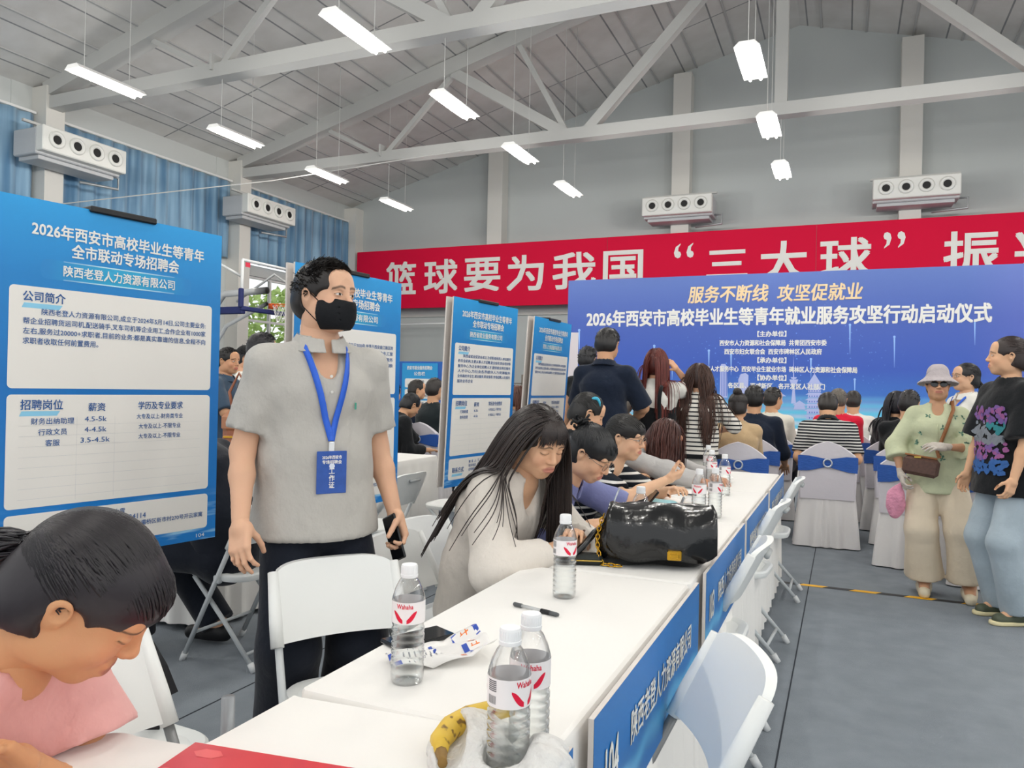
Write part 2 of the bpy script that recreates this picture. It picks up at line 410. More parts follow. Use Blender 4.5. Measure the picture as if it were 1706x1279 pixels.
# red banner on the back wall
red = mat('banner_red', '#e0103f', .7, .2); white = mat('letter_white', '#f4f3ee', .6, .3)
BY = YB-.5
g = thing('banner', 'long red banner with big white characters across the back wall', 'banner', (-4.75, BY, 3.83))
mb = MB(); mb.box((0, 0, .97), (21.0, .05, 1.94)); mb.build('banner_panel', red, g)
for x in (-1.35-.35, 4.0):
    mb = MB(); mb.box((x+.0, -.027, .97), (.02, .006, 1.94)); mb.build('panel_joint', mat('banner_red_dark', '#c00d36', .5), g)
mb = TS('character', white, g); fr = lambda a, b: (a+4.75, -.031, b-3.83)
px = [('篮', 645, 693), ('球', 708, 762), ('要', 775, 833), ('为', 846, 905), ('我', 922, 992), ('国', 1006, 1070), ('三', 1178, 1244), ('大', 1267, 1343), ('球', 1366, 1450), ('振', 1572, 1662), ('兴', 1690, 1785)]
def aty(x, y, Y):
    d = _f+_r*(x-853)/FOC-_u*(y-639.5)/FOC; return d[0]*Y/d[1], CAMH+d[2]*Y/d[1]
for ch, a, b in px:
    xa, xb = aty(a, 470, BY)[0], aty(b, 470, BY)[0]; put_text(mb, ch, xa, xb, 4.83, 1.02 if ch != '三' else .86, fr, .022)
for ch, a, b in (('“', 1123, 1156), ('”', 1471, 1508)):
    xa, xb = aty(a, 430, BY)[0], aty(b, 430, BY)[0]; V, Fs = text_np(ch, .0); lo, hi = V.min(0), V.max(0)
    mb = MB(); mb.raw(np.array([fr((v[0]-lo[0])/(hi[0]-lo[0])*(xb-xa)+xa, 5.05+(v[1]-lo[1])/(hi[1]-lo[1])*.42) for v in V]), Fs); mb.build('quote_mark', white, g)

# white pipe goal frame on the back wall
mb = MB(); mb.tube([(-13.6, YB-.6, 0), (-13.6, YB-.6, 3.3), (-11.6, YB-.6, 3.3), (-11.6, YB-.6, 1.6)], .05, 8); 
tag(mb.build('pipe_frame', alu, None, True), 'white bent pipe frame against the wall under the red banner', 'pipe frame')

# outdoor greenery beyond the windows
lf = mat('leaf_green', '#a9c178', .8, vary=(4, .35)); 
def tree(x, y, s, label):
    g = thing('tree', label, 'tree', (x, y, -1), 0, 'trees outside the windows')
    mb = MB(); mb.tube([(0, 0, 0), (.05, 0, 2*s)], [.14, .08], 8); mb.build('trunk', mat('bark', '#6a5a48', .9), g, True)
    n = 1500; P = rng.normal(0, 1, (n, 3)); P /= np.linalg.norm(P, axis=1)[:, None]; P *= rng.uniform(.5, 1, (n, 1))**.5*np.array([1.5, 2.4, 2.0])*s; P[:, 2] += 3*s
    A = rng.normal(0, 1, (n, 3)); A /= np.linalg.norm(A, axis=1)[:, None]; B = np.cross(A, rng.normal(0, 1, (n, 3))); B /= np.linalg.norm(B, axis=1)[:, None]
    V = np.stack([P-A*.22, P+B*.12, P+A*.22, P-B*.12], 1).reshape(-1, 3); Fq = np.arange(n*4).reshape(n, 4)
    o = bpy.data.objects.new('foliage', mesh_np('foliage', V, Fq, [lf], False)); COL.objects.link(o); o.parent = g
tree(-21.5, 20.0, 1.1, 'bushy pale green tree outside the window behind the hoop'); tree(-23.5, 27.5, 1.3, 'pale green tree outside, beyond the hall corner'); tree(-21.5, 14.2, 1.1, 'pale green tree outside the window of the curtained bay')
mb = MB(); mb.box((-26, 17, -1.05), (19, 40, .1)); struct(mb.build('ground', mat('ground', '#b5b59a', .9)))
# ------------------------------------------------------------------ furniture
def P(x, y, z):
    d = _f+_r*(x-853)/FOC-_u*(y-639.5)/FOC; k = (z-CAMH)/d[2]; return np.array([d[0]*k, d[1]*k, z])
cloth = mat('white_cloth', '#f0eeea', .85, .2, sheen=.1, bump=(9, .12))
cloth2 = mat('white_skirt', '#eceae8', .85, .2, bump=(14, .1))
legm = mat('table_leg', '#8e9296', .4, metal=.6)

def cloth_table(poly, h, label, group, drop=.72, amp=.018, wl=.16):
    """a table whose cloth follows the top outline poly (world xy, counter-clockwise) and hangs in folds"""
    c = np.mean(poly, 0); g = thing('table', label, 'table', (c[0], c[1], 0), 0, group)
    Q = np.array(poly, float)-c; pts = []
    n = len(Q); 
    for i in range(n):
        a, b = Q[i], Q[(i+1) % n]; L = np.linalg.norm(b-a); m = max(1, int(L/.025))
        for k in range(m): pts.append(a+(b-a)*k/m)
    pts = np.array(pts); d = np.roll(pts, -1, 0)-np.roll(pts, 1, 0); d /= np.linalg.norm(d, axis=1)[:, None]; nrm = np.stack([d[:, 1], -d[:, 0]], 1)
    s = np.concatenate([[0], np.cumsum(np.linalg.norm(np.diff(pts, axis=0), axis=1))])
    ph = s/wl*2*pi; ph = ph+.8*np.sin(ph*.23)+.5*np.sin(ph*.41+1)
    lat = []
    for (dz, off, am) in ((0, -.012, 0), (-.004, -.004, 0), (-.012, 0, 0), (-.05, .002, .05), (-.2, .006, .45), (-.45, .012, .85), (-drop, .018, 1)):
        q = pts+nrm*(off+am*amp*(np.sin(ph)-.3*am))[:, None]
        lat.append(np.c_[q, np.full(len(q), h+dz)+(.006*np.sin(ph*.5) if dz == -drop else 0)])
    mb = MB(); mb.grid(np.array(lat)[::-1], closed_u=True)
    mb.raw(lat[0], [list(range(len(lat[0])))]); o = mb.build('tablecloth', cloth, g, 'auto')
    lo, hi = Q.min(0), Q.max(0)
    mb = MB(); mb.prism([tuple(q*.94) for q in Q], h-.045, h-.016)
    tb = mb.build('tabletop', mat('table_board', '#d8d2c6', .5), g)
    for sx in (0, 1):
        for sy in (0, 1):
            x = (lo, hi)[sx][0]*.85; y = (lo, hi)[sy][1]*.85
            mb = MB(); mb.tube([(x, y, 0), (x, y, h-.035)], .013, 8); mb.build('leg', legm, g, True)
    return g
XA, XB = -.94, -.410
def rect(x0, y0, x1, y1, r=.012): return [(x0+r, y0), (x1-r, y0), (x1, y0+r), (x1, y1-r), (x1-r, y1), (x0+r, y1), (x0, y1-r), (x0, y0+r)]
TG = 'white covered tables in the long booth row'
arc = lambda cx, cy, r, a0, a1, n=6: [(cx+r*cos(R(a0+(a1-a0)*k/n)), cy+r*sin(R(a0+(a1-a0)*k/n))) for k in range(n+1)]
cloth_table([(-1.12, .2), (XB, .2), (XB, 1.205), (XA, 1.15), (XA, .925)]+arc(-1.07, .86, .05, 75, 180), .745, 'white cloth table at the lower edge with the red booklet on it', TG)
ys = [(1.165, 2.30), (2.31, 3.43), (3.44, 4.57), (4.58, 5.71)]
labs = ['white cloth table carrying the pen and the snack wrapper, fronted by sign 104', 'white cloth table carrying the black shiny handbag, fronted by sign 103', 'white cloth table carrying the open notebook and cyan cup, behind sign 103', 'white cloth table at the far end of the booth row beside the striped polo man']
for (a, b), lb in zip(ys, labs): cloth_table(rect(XA, a, XB, b), .75, lb, TG)
TG2 = 'white covered tables of the second booth row behind the posters'
cloth_table(rect(-3.62, 3.0, -3.06, 4.2), .75, 'white cloth table behind the man in grey polo, holding papers', TG2)
cloth_table(rect(-3.62, 4.22, -3.06, 5.5), .75, 'white cloth table seen between the second and third poster boards', TG2)
TG3 = 'white skirted tables in front of the stage backdrop'
cloth_table(rect(-5.2, 12.4, -2.3, 13.1), .75, 'white skirted table before the backdrop behind the standing women', TG3, amp=.03, wl=.2)
cloth_table(rect(-2.28, 12.4, .0, 13.1), .75, 'white skirted table before the backdrop beside the man in red', TG3, amp=.03, wl=.2)
cloth_table(rect(.02, 10.6, .52, 12.0), .75, 'white skirted table set endwise under the cyan wave of the backdrop', TG3, amp=.03, wl=.2)

# ---- stage backdrop
bd = bpy.data.materials.new('backdrop_print'); t = NT(bd); tcn = t.add('ShaderNodeTexCoord'); sp = t.add('ShaderNodeSeparateXYZ'); t.ln(tcn.outputs['Object'], sp.inputs[0])
def ramp(t, src, stops):
    r_ = t.add('ShaderNodeValToRGB'); e = r_.color_ramp.elements
    while len(e) < len(stops): e.new(.5)
    for k, (p_, c_) in enumerate(stops): e[k].position = p_; e[k].color = (*lin(c_), 1)
    t.ln(src, r_.inputs[0]); return r_.outputs[0]
mz = t.add('ShaderNodeMapRange'); mz.inputs[1].default_value = 0; mz.inputs[2].default_value = 3.57; t.ln(sp.outputs['Z'], mz.inputs[0])
basec = ramp(t, mz.outputs[0], [(0, '#eaf4fa'), (.20, '#d3e8f5'), (.30, '#7fb4e6'), (.37, '#3c74cc'), (.5, '#375cbf'), (.75, '#4562ba'), (1, '#5b77be')])
# pale glow around the skyline and cyan wave to the right
gx = t.add('ShaderNodeMapRange'); gx.inputs[1].default_value = 2.2; gx.inputs[2].default_value = 5; t.ln(sp.outputs['X'], gx.inputs[0])
wv = t.add('ShaderNodeTexWave', wave_type='BANDS', bands_direction='Z'); wv.inputs['Scale'].default_value = 1.4; wv.inputs['Distortion'].default_value = 3.0; wv.inputs['Detail'].default_value = 1
mpn = t.add('ShaderNodeMapping'); mpn.inputs['Scale'].default_value = (.35, 1, 1.5); t.ln(tcn.outputs['Object'], mpn.inputs[0]); t.ln(mpn.outputs[0], wv.inputs[0])
low = t.add('ShaderNodeMapRange'); low.inputs[1].default_value = 1.32; low.inputs[2].default_value = .95; t.ln(sp.outputs['Z'], low.inputs[0])
m1 = t.add('ShaderNodeMath', operation='MULTIPLY'); t.ln(wv.outputs[1], m1.inputs[0]); t.ln(low.outputs[0], m1.inputs[1])
m2 = t.add('ShaderNodeMath', operation='MULTIPLY'); t.ln(m1.outputs[0], m2.inputs[0]); m2.inputs[1].default_value = .9
mx = t.add('ShaderNodeMixRGB'); t.ln(m2.outputs[0], mx.inputs[0]); t.ln(basec, mx.inputs[1]); mx.inputs[2].default_value = (*lin('#58d0f2'), 1)
pu = t.add('ShaderNodeMapRange'); pu.inputs[1].default_value = 7.2; pu.inputs[2].default_value = 10.5; pu.inputs[4].default_value = .75; t.ln(sp.outputs['X'], pu.inputs[0])
mx2 = t.add('ShaderNodeMixRGB'); t.ln(pu.outputs[0], mx2.inputs[0]); t.ln(mx.outputs[0], mx2.inputs[1]); mx2.inputs[2].default_value = (*lin('#7f7fd2'), 1)
vo = t.add('ShaderNodeTexVoronoi'); vo.inputs['Scale'].default_value = 11; t.ln(tcn.outputs['Object'], vo.inputs[0])
ls = t.add('ShaderNodeMath', operation='LESS_THAN'); t.ln(vo.outputs['Distance'], ls.inputs[0]); ls.inputs[1].default_value = .13
gr = t.add('ShaderNodeTexGradient', gradient_type='SPHERICAL'); mpg = t.add('ShaderNodeMapping'); mpg.inputs['Location'].default_value = (-4.2/2.2, 0, -2.0/1.2); mpg.inputs['Scale'].default_value = (1/2.2, .1, 1/1.2)
t.ln(tcn.outputs['Object'], mpg.inputs[0]); t.ln(mpg.outputs[0], gr.inputs[0])
m3 = t.add('ShaderNodeMath', operation='MULTIPLY'); t.ln(ls.outputs[0], m3.inputs[0]); t.ln(gr.outputs[1], m3.inputs[1])
mx3 = t.add('ShaderNodeMixRGB'); t.ln(m3.outputs[0], mx3.inputs[0]); t.ln(mx2.outputs[0], mx3.inputs[1]); mx3.inputs[2].default_value = (*lin('#7fb4ff'), 1)
t.ln(mx3.outputs[0], t.b.inputs['Base Color']); t.b.inputs['Roughness'].default_value = .5
DY = 15.0; g = thing('stage_backdrop', 'big blue stage backdrop with white and gold event title and a drawn pagoda skyline', 'backdrop', (-5.33, DY, 0))
mb = MB(); mb.box((5.2, .03, 1.785), (10.4, .06, 3.57)); mb.build('backdrop_panel', bd, g)
FB = lambda a, b: (a+5.33, -.004, b)
def btext(mb, s, xa, ya, xb, yb, hpx, bold=0, mi=0, skew=0):
    a = aty(xa, ya, DY); b = aty(xb, yb, DY); sc = 15.0*(_f[1]+_r[1]*((xa+xb)/2-853)/FOC)
    dep = DY/(_f+_r*((xa+xb)/2-853)/FOC)[1]
    put_text(mb, s, a[0], b[0], (a[1]+b[1])/2, hpx*dep/FOC, FB, bold, mi, skew)
mb = TS('gold_lettering', mat('letter_gold', '#f7dcae', .6), g); btext(mb, '服务不断线', 1148, 490, 1280, 489, 28, .02, skew=.12); btext(mb, '攻坚促就业', 1296, 488, 1437, 485, 28, .02, skew=.12)
mb = TS('lettering', white, g); btext(mb, '2026年西安市高校毕业生等青年就业服务攻坚行动启动仪式', 978, 529, 1652, 523, 29, .028)
for s, x0, x1, y in (('【主办单位】', 1262, 1310, 556), ('西安市人力资源和社会保障局  共青团西安市委', 1199, 1377, 571), ('西安市妇女联合会  西安市碑林区人民政府', 1207, 1369, 585.5), ('【承办单位】', 1262, 1310, 600), ('西安市人才服务中心  西安毕业生就业市场  碑林区人力资源和社会保障局', 1160, 1428, 615), ('【协办单位】', 1262, 1310, 629), ('各区县、西咸新区、各开发区人社部门', 1213, 1374, 643)):
    btext(mb, s, x0, y, x1, y, 9.5, .03)
# drawn skyline, a print on the panel
sk = mat('skyline_print', '#bcc5f2', .6); sk2 = mat('skyline_pale', '#cfd6f4', .6); stk = mat('streak_print', '#9fc8ff', .6)
def pxq(mb, pts, off=-.003): 
    V = [(aty(x, y, DY)[0]+5.33, off, aty(x, y, DY)[1]) for x, y in pts]; mb.raw(V, [list(range(len(V)))])
mb = MB()
for k in range(7):       # pagoda storeys
    y = 636+k*9; wd = 10+k*.7
    pxq(mb, [(1357-wd, y+8), (1357+wd, y+8), (1357+wd-1, y+3), (1357-wd+1, y+3)], -.0024)
    pxq(mb, [(1357-wd-4, y+3.4), (1357+wd+4, y+3.4), (1357+wd-2, y), (1357-wd+2, y)], -.0028)
pxq(mb, [(1357-9, 636), (1357+9, 636), (1357, 622)]); pxq(mb, [(1356.3, 624), (1357.7, 624), (1357, 614)])
pxq(mb, [(1318, 672), (1326, 672), (1323.5, 640), (1322, 592), (1321, 640)], -.0024); pxq(mb, [(1315, 632), (1330, 632), (1327, 640), (1318, 640)]); pxq(mb, [(1317, 628), (1328, 628), (1326, 631), (1319, 631)])
pxq(mb, [(1199, 662), (1212, 662), (1211, 610), (1208, 606), (1202, 606), (1200, 610)], -.0026); pxq(mb, [(1230, 655), (1246, 655), (1247, 625), (1242, 621), (1234, 623), (1230, 632)], -.0026)
pxq(mb, [(1240, 672), (1305, 672), (1302, 660), (1244, 660)], -.0022); pxq(mb, [(1236, 660), (1310, 660), (1298, 652), (1250, 652)], -.0025); pxq(mb, [(1322, 682), (1342, 682), (1340, 675), (1324, 675)]); pxq(mb, [(1320, 675), (1344, 675), (1332, 667)])
mb.build('skyline', sk, g)
mb = MB()
for k in range(7):
    y = 636+k*9+4.6
    for j in range(5): x = 1357+(j-2)*4.2; pxq(mb, [(x-1, y+2.6), (x+1, y+2.6), (x+1, y), (x-1, y)], -.0032)
for j in range(4): x = 1202+j*2.8; pxq(mb, [(x-.6, 660), (x+.6, 660), (x+.6, 612), (x-.6, 612)], -.003)
mb.build('skyline_detail', mat('skyline_dark', '#6f86d8', .6), g)
mb = MB()
for x, y0, y1 in ((965, 550, 592), (1090, 576, 600), (1181, 584, 616), (1218, 590, 625), (1351, 598, 630), (1120, 605, 632), (1416, 541, 590), (1490, 561, 612), (1424, 632, 662), (1624, 535, 575)):
    pxq(mb, [(x-1.4, y0+2), (x+1.4, y0+2), (x+.15, y1), (x-.15, y1)]); pxq(mb, [(x+2.2*cos(a), y0+2.2*sin(a)) for a in np.linspace(0, 2*pi, 8, endpoint=False)])
mb.build('light_streaks', stk, g)

# ---- poster boards
pb = bpy.data.materials.new('poster_print'); t = NT(pb); tcn = t.add('ShaderNodeTexCoord'); sp = t.add('ShaderNodeSeparateXYZ'); t.ln(tcn.outputs['Object'], sp.inputs[0])
mz = t.add('ShaderNodeMapRange'); mz.inputs[1].default_value = 0; mz.inputs[2].default_value = 1.2; t.ln(sp.outputs['Z'], mz.inputs[0])
cc = ramp(t, mz.outputs[0], [(0, '#1c7fd0'), (.5, '#1673c0'), (.8, '#1f85cc'), (1, '#28a0e4')])
wv = t.add('ShaderNodeTexNoise'); mpn = t.add('ShaderNodeMapping'); mpn.inputs['Rotation'].default_value = (0, R(18), 0); mpn.inputs['Scale'].default_value = (2.2, 1, 18); t.ln(tcn.outputs['Object'], mpn.inputs[0]); t.ln(mpn.outputs[0], wv.inputs[0]); wv.inputs['Scale'].default_value = 2.0
st = t.add('ShaderNodeMapRange'); st.inputs[1].default_value = .52; st.inputs[2].default_value = .66; t.ln(wv.outputs[0], st.inputs[0])
lo_ = t.add('ShaderNodeMapRange'); lo_.inputs[1].default_value = .20; lo_.inputs[2].default_value = .05; lo_.inputs[4].default_value = .85; t.ln(sp.outputs['Z'], lo_.inputs[0])
m1 = t.add('ShaderNodeMath', operation='MULTIPLY'); t.ln(st.outputs[0], m1.inputs[0]); t.ln(lo_.outputs[0], m1.inputs[1])
mx = t.add('ShaderNodeMixRGB'); t.ln(m1.outputs[0], mx.inputs[0]); t.ln(cc, mx.inputs[1]); mx.inputs[2].default_value = (*lin('#a8dcfa'), 1)
t.ln(mx.outputs[0], t.b.inputs['Base Color']); t.b.inputs['Roughness'].default_value = .38; t.b.inputs['Specular IOR Level'].default_value = .4
foam = mat('foam_board', '#d9d2cc', .8); pwhite = mat('poster_white', '#efece6', .5, .35); tblue = mat('print_blue', '#2a5d9e', .6); tgrey = mat('print_line', '#c9ccd0', .6)

def fade(name, c0, c1):
    m = bpy.data.materials.new(name); t = NT(m); tcn = t.add('ShaderNodeTexCoord'); sp = t.add('ShaderNodeSeparateXYZ'); t.ln(tcn.outputs['Object'], sp.inputs[0])
    a = t.add('ShaderNodeMath', operation='SUBTRACT'); t.ln(sp.outputs['X'], a.inputs[0]); a.inputs[1].default_value = .4
    b_ = t.add('ShaderNodeMath', operation='ABSOLUTE'); t.ln(a.outputs[0], b_.inputs[0]); mr = t.add('ShaderNodeMapRange'); mr.inputs[1].default_value = .05; mr.inputs[2].default_value = .25; t.ln(b_.outputs[0], mr.inputs[0])
    mx = t.add('ShaderNodeMixRGB'); t.ln(mr.outputs[0], mx.inputs[0]); mx.inputs[1].default_value = (*lin(c0), 1); mx.inputs[2].default_value = (*lin(c1), 1); t.ln(mx.outputs[0], t.b.inputs['Base Color']); t.b.inputs['Roughness'].default_value = .45
    return m
glowm = fade('print_cyan', '#25a9d8', '#2088ce'); gpale = fade('print_pale', '#c8ecf8', '#2a90d2'); hl = mat('print_highlight', '#8fd0ee', .5); blk = mat('black_plastic', '#17181a', .45); pole = mat('stand_pole', '#c6c8ca', .35, metal=.3)
def poster(x0, y0, x1, y1, zb, label, lines, rows, contact, company, num=None, lean=0, title=True):
    """board 0.8 x 1.2, seen face +x; (x0,y0) is the end the text starts at"""
    a = math.atan2(y1-y0, x1-x0); g = thing('poster_board', label, 'poster board', (x0, y0, zb), a, 'recruitment poster boards standing behind the booth row')
    root = g; Wd, Ht = .8, 1.2
    def lift(mb):                                         # lean the whole board forward or back
        return mb
    FR = lambda u, v: (u, -.0075, v)
    mb = MB(); mb.box((Wd/2, .002, Ht/2), (Wd, .012, Ht)); mb.mi = 1; bo = mb.build('front_board', [pb], g) if False else None
    mb = MB(); mb.box((Wd/2, 0, Ht/2), (Wd, .010, Ht)); bo = mb.build('front_board', foam, g)
    mb = MB(); mb.raw([(0, -.0056, 0), (Wd, -.0056, 0), (Wd, -.0056, Ht), (0, -.0056, Ht)], [(0, 1, 2, 3)]); pr = mb.build('poster_sheet', pb, bo)
    mb = MB(); mb.box((Wd/2, .05, Ht/2), (Wd, .010, Ht)); mb.build('rear_board', foam, g)
    def panel(mb, u0, u1, v0, v1, r=.014, off=-.0062):
        P_ = rrect(u1-u0, v1-v0, r, 4, ((u0+u1)/2, (v0+v1)/2)); mb.raw([(x, off, z) for x, z in P_], [list(range(len(P_)))])
    for v0, v1 in ((.585, .915), (.198, .565), (.045, .178)): mb = MB(); panel(mb, .038, .762, v0, v1); mb.build('white_field', pwhite, pr)
    mb = MB(); panel(mb, .13, .67, .945, 1.01, .02, -.006); mb.build('name_strip', glowm, pr)
    for v in (1.008, .947): mb = MB(); panel(mb, .20, .60, v-.002, v+.002, .0018, -.0064); mb.build('strip_edge', gpale, pr)
    for v in (.865, .515, .085): mb = MB(); mb.raw([(.075, -.0064, v-.02), (.19, -.0064, v-.02), (.20, -.0064, v-.004), (.082, -.0064, v-.004)], [(0, 1, 2, 3)]); mb.build('heading_mark', hl, pr)
    mb = TS('white_lettering', white, pr)
    if title:
        put_text(mb, '2026年西安市高校毕业生等青年', .10, .72, 1.105, .047, FR, .022); put_text(mb, '全市联动专场招聘会', .225, .615, 1.048, .047, FR, .022)
        put_text(mb, company, .20, .60, .978, .036, FR, .018)
    if num: put_text(mb, num, .715, .75, .018, .014, FR)
    mb = TS('blue_lettering', tblue, pr)
    for s, v in (('公司简介', .883), ('招聘岗位', .532), ('联系方式', .105)): put_text(mb, s, .078, .078+.13, v, .033, FR, .014)
    put_text(mb, '薪资', .292, .35, .523, .028, FR, .012); put_text(mb, '学历及专业要求', .47, .645, .527, .028, FR, .012)
    for k, (s, ind, full) in enumerate(lines): put_text(mb, s, .08+ind, full, .835-.032*k, .0215, FR, .008)
    for k, (p_, q_, r_) in enumerate(rows):
        v = .478-.036*k; L = len(p_)*.0225; put_text(mb, p_, .178-L/2, .178+L/2, v, .021, FR, .008); L = len(q_)*.0125; put_text(mb, q_, .318-L/2, .318+L/2, v+.004, .017, FR, .008); L = len(r_)*.0165; put_text(mb, r_, .555-L/2, .555+L/2, v+.009, .0185, FR, .008)
    for k, (p_, q_) in enumerate(contact):
        v = .150-.026*k
        if p_: put_text(mb, p_, .265, .355, v, .019, FR, .008)
        L = sum(.0195 if ord(c) > 255 else .0125 for c in q_); put_text(mb, q_, .37, .37+L, v+.002, .019, FR, .008)
    mb = MB()
    for k in range(8): panel(mb, .075, .725, .225+.034*k, .2258+.034*k, .0003)
    for u in (.255, .385): panel(mb, u, u+.0008, .21, .49, .0003)
    mb.build('table_lines', tgrey, pr)
    mb = MB(); mb.box((.4, .025, Ht+.002), (.24, .085, .022), bev=.004); mb.build('top_clip', blk, g)
    mb = MB(); mb.box((.5, .025, .0), (.1, .085, .03), bev=.004); mb.build('bottom_clip', blk, g)
    mb = MB(); mb.tube([(.4, .025, -zb+.03), (.4, .025, Ht)], .013, 10); mb.build('stand_pole', pole, g, True)
    mb = MB()
    for k in range(3): an = R(30+120*k); mb.tube([(.4, .045, -zb+.28), (.4+.18*cos(an), .045+.18*sin(an), -zb+.02)], .010, 6); 
    mb.build('stand_foot', blk, g)
    g.rotation_euler = (lean, 0, a)
    return g
L1 = [('陕西老登人力资源有限公司,成立于2024年5月14日,公司主要业务:', .055, .735), ('帮企业招聘货运司机,配送骑手,叉车司机等企业用工,合作企业有1000家', 0, .735), ('左右,服务过20000+求职者,目前的业务:都是真实靠谱的信息,全程不向', 0, .735), ('求职者收取任何前置费用。', 0, .32)]
R1 = [('财务出纳助理', '4.5-5k', '大专及以上-财务类专业'), ('行政文员', '4-4.5k', '大专及以上-不限专业'), ('客服', '3.5-4.5k', '大专及以上-不限专业')]
C1 = [('联  系  人:', '陈小雪'), ('联系电话:', '19920024114'), ('公司地址:', '陕西省西安市灞桥区新市村270号开云家寓'), ('', '1单元1623号')]
L2 = [('陕西人力资源有限公司,成立于2020年,坐落于西安曲江新区的', .055, .735), ('人力资源服务企业。以诚信,品质为先导服务于全市,汇聚', 0, .735), ('各类专业人才,为求职者提供招聘信息与就业服务', 0, .735), ('立足陕西,面向西北地区人力资源', 0, .735), ('市场,为企业提供优质服务', 0, .60)]
L3 = [('陕西省就业促进会成立,为求职者和用人单位服务', .055, .735), ('的专业机构,主要从事人才招聘,就业指导,职业培训等', 0, .735), ('服务中心,为企业单位招聘人才,提供就业岗位服务', 0, .735), ('人才中心,为社会各界提供人力资源服务', 0, .735), ('全市高校毕业生,就业服务,职业指导,专场招聘,人社服务', 0, .735), ('服务全市企业', 0, .26)]
R3 = [('行政助理', '4-5k', '大专及以上-不限专业'), ('财务助理', '4-5k', '大专及以上-不限专业')]
C3 = [('联  系  人:', '王'), ('联系电话:', '029'), ('公司地址:', '陕西省西安市')]
poster(-2.435, 1.52, -2.295, 2.303, .705, 'largest blue recruitment poster board, fully readable, above the bowed girl in pink', L1, R1, C1, '陕西老登人力资源有限公司', '104')
poster(-2.36, 2.83, -2.285, 3.57, .69, 'blue recruitment poster board standing behind the masked man', L2, R1, C1, '陕西人力资源有限公司', '103')
poster(-2.285, 4.18, -2.19, 5.0, .685, 'blue recruitment poster board above the long haired woman in white', L3, R3, C3, '陕西省就业服务有限公司', '102', lean=R(2.2))
poster(-2.27, 5.42, -2.25, 6.22, .68, 'blue recruitment poster board farthest along the row, beside the stage backdrop', L3[:3], R3, C3, '西安人力资源服务有限公司', '101', lean=R(3.5))
# plain white back of another board, and the far blue booth
mb = MB(); mb.box((0, 0, 1.2), (.42, .03, 1.46)); mb.box((0, .02, .25), (.3, .05, .5)); o = mb.build('foam_board', mat('foam_white', '#e4dde2', .7), None, loc=(-2.85, 7.75, 0)); tag(o, 'blank pinkish white board standing beside the man in black polo', 'board'); o.rotation_euler = (0, 0, R(20))
g = thing('booth_wall', 'plain blue booth wall with a small notice, beyond the second poster', 'booth wall', (-9.6, 14.6, 0)); bw = mat('booth_blue', '#2a62b4', .6)
mb = MB(); mb.box((1.2, 0, .92), (3.6, .08, 1.84)); mb.build('wall_panel', bw, g)
mb = MB(); mb.box((1.0, -.05, 1.0), (.9, .02, 1.6)); no = mb.build('notice_sheet', mat('notice_blue', '#2f9bd8', .5), g)
mb = MB()
for z in (1.36, 1.12, .88, .64): 
    P_ = rrect(.74, .2, .03, 4, (1.0, z)); mb.raw([(x, -.062, q) for x, q in P_], [list(range(len(P_)))])
mb.build('white_fields', pwhite, no)
mb = TS('white_lettering', white, no); FRN = lambda u, v: (u, -.064, v); put_text(mb, '西安市就业服务招聘会', .68, 1.32, 1.70, .085, FRN, .02); put_text(mb, '公告栏', .86, 1.14, 1.57, .085, FRN, .02)
mb = TS('grey_lettering', mat('print_grey', '#7a8088', .6), no)
for z in (1.36, 1.12, .88): put_text(mb, '公司招聘', .88, 1.12, z+.04, .05, FRN, .01); put_text(mb, '西安市人力资源有限公司', .70, 1.30, z-.04, .05, FRN, .01)
# shelf with cartons far behind, beside the third poster
mb = MB()
for z in (.4, .9, 1.4): mb.box((0, 0, z), (1.0, .4, .03))
for x in (-.49, .49): mb.box((x, 0, .8), (.03, .4, 1.6))
sx, sy = -7.0, 15.6
tag(mb.build('shelf_rack', mat('rack', '#8d8478', .6), None, loc=(sx, sy, 0)), 'grey shelf rack far behind, seen between the third and fourth poster boards', 'shelf')
for k, (x, z, wd, ht, col, nm, lb) in enumerate(((-.1, 1.415, .5, .34, '#b08d5a', 'carton', 'brown carton on the top shelf of the far rack'), (-.05, .915, .5, .36, '#8f8a86', 'carton', 'greyish carton on the middle shelf of the far rack'), (.0, .415, .5, .36, '#7c7064', 'carton', 'dark carton on the bottom shelf of the far rack'))):
    mb = MB(); mb.box((0, 0, ht/2), (wd, .34, ht), bev=.008); mb.box((0, -.001, ht/2), (.05, .345, ht+.004)); o = mb.build(nm, mat('carton%d' % k, col, .8), None, loc=(sx+x, sy, z)); tag(o, lb, 'carton', 'cartons on the far rack')
mb = MB(); mb.box((0, 0, .06), (.22, .02, .12)); tag(mb.build('red_notice', mat('notice_red', '#e2553a', .6), None, loc=(sx-.05, sy-.185, 1.0)), 'small red notice stuck on the middle carton of the far rack', 'notice')

# ---- sign boards on the table fronts
sg = bpy.data.materials.new('sign_print'); t = NT(sg); tcn = t.add('ShaderNodeTexCoord'); sp = t.add('ShaderNodeSeparateXYZ'); t.ln(tcn.outputs['Object'], sp.inputs[0])
wv = t.add('ShaderNodeTexWave', wave_type='RINGS'); wv.inputs['Scale'].default_value = 2.3; wv.inputs['Distortion'].default_value = 4; wv.inputs['Detail'].default_value = 2; t.ln(tcn.outputs['Object'], wv.inputs[0])
lo_ = t.add('ShaderNodeMapRange'); lo_.inputs[1].default_value = -.08; lo_.inputs[2].default_value = -.24; lo_.inputs[4].default_value = .85; t.ln(sp.outputs['Z'], lo_.inputs[0])
pw = t.add('ShaderNodeMath', operation='POWER'); t.ln(wv.outputs[1], pw.inputs[0]); pw.inputs[1].default_value = 4
m1 = t.add('ShaderNodeMath', operation='MULTIPLY'); t.ln(pw.outputs[0], m1.inputs[0]); t.ln(lo_.outputs[0], m1.inputs[1])
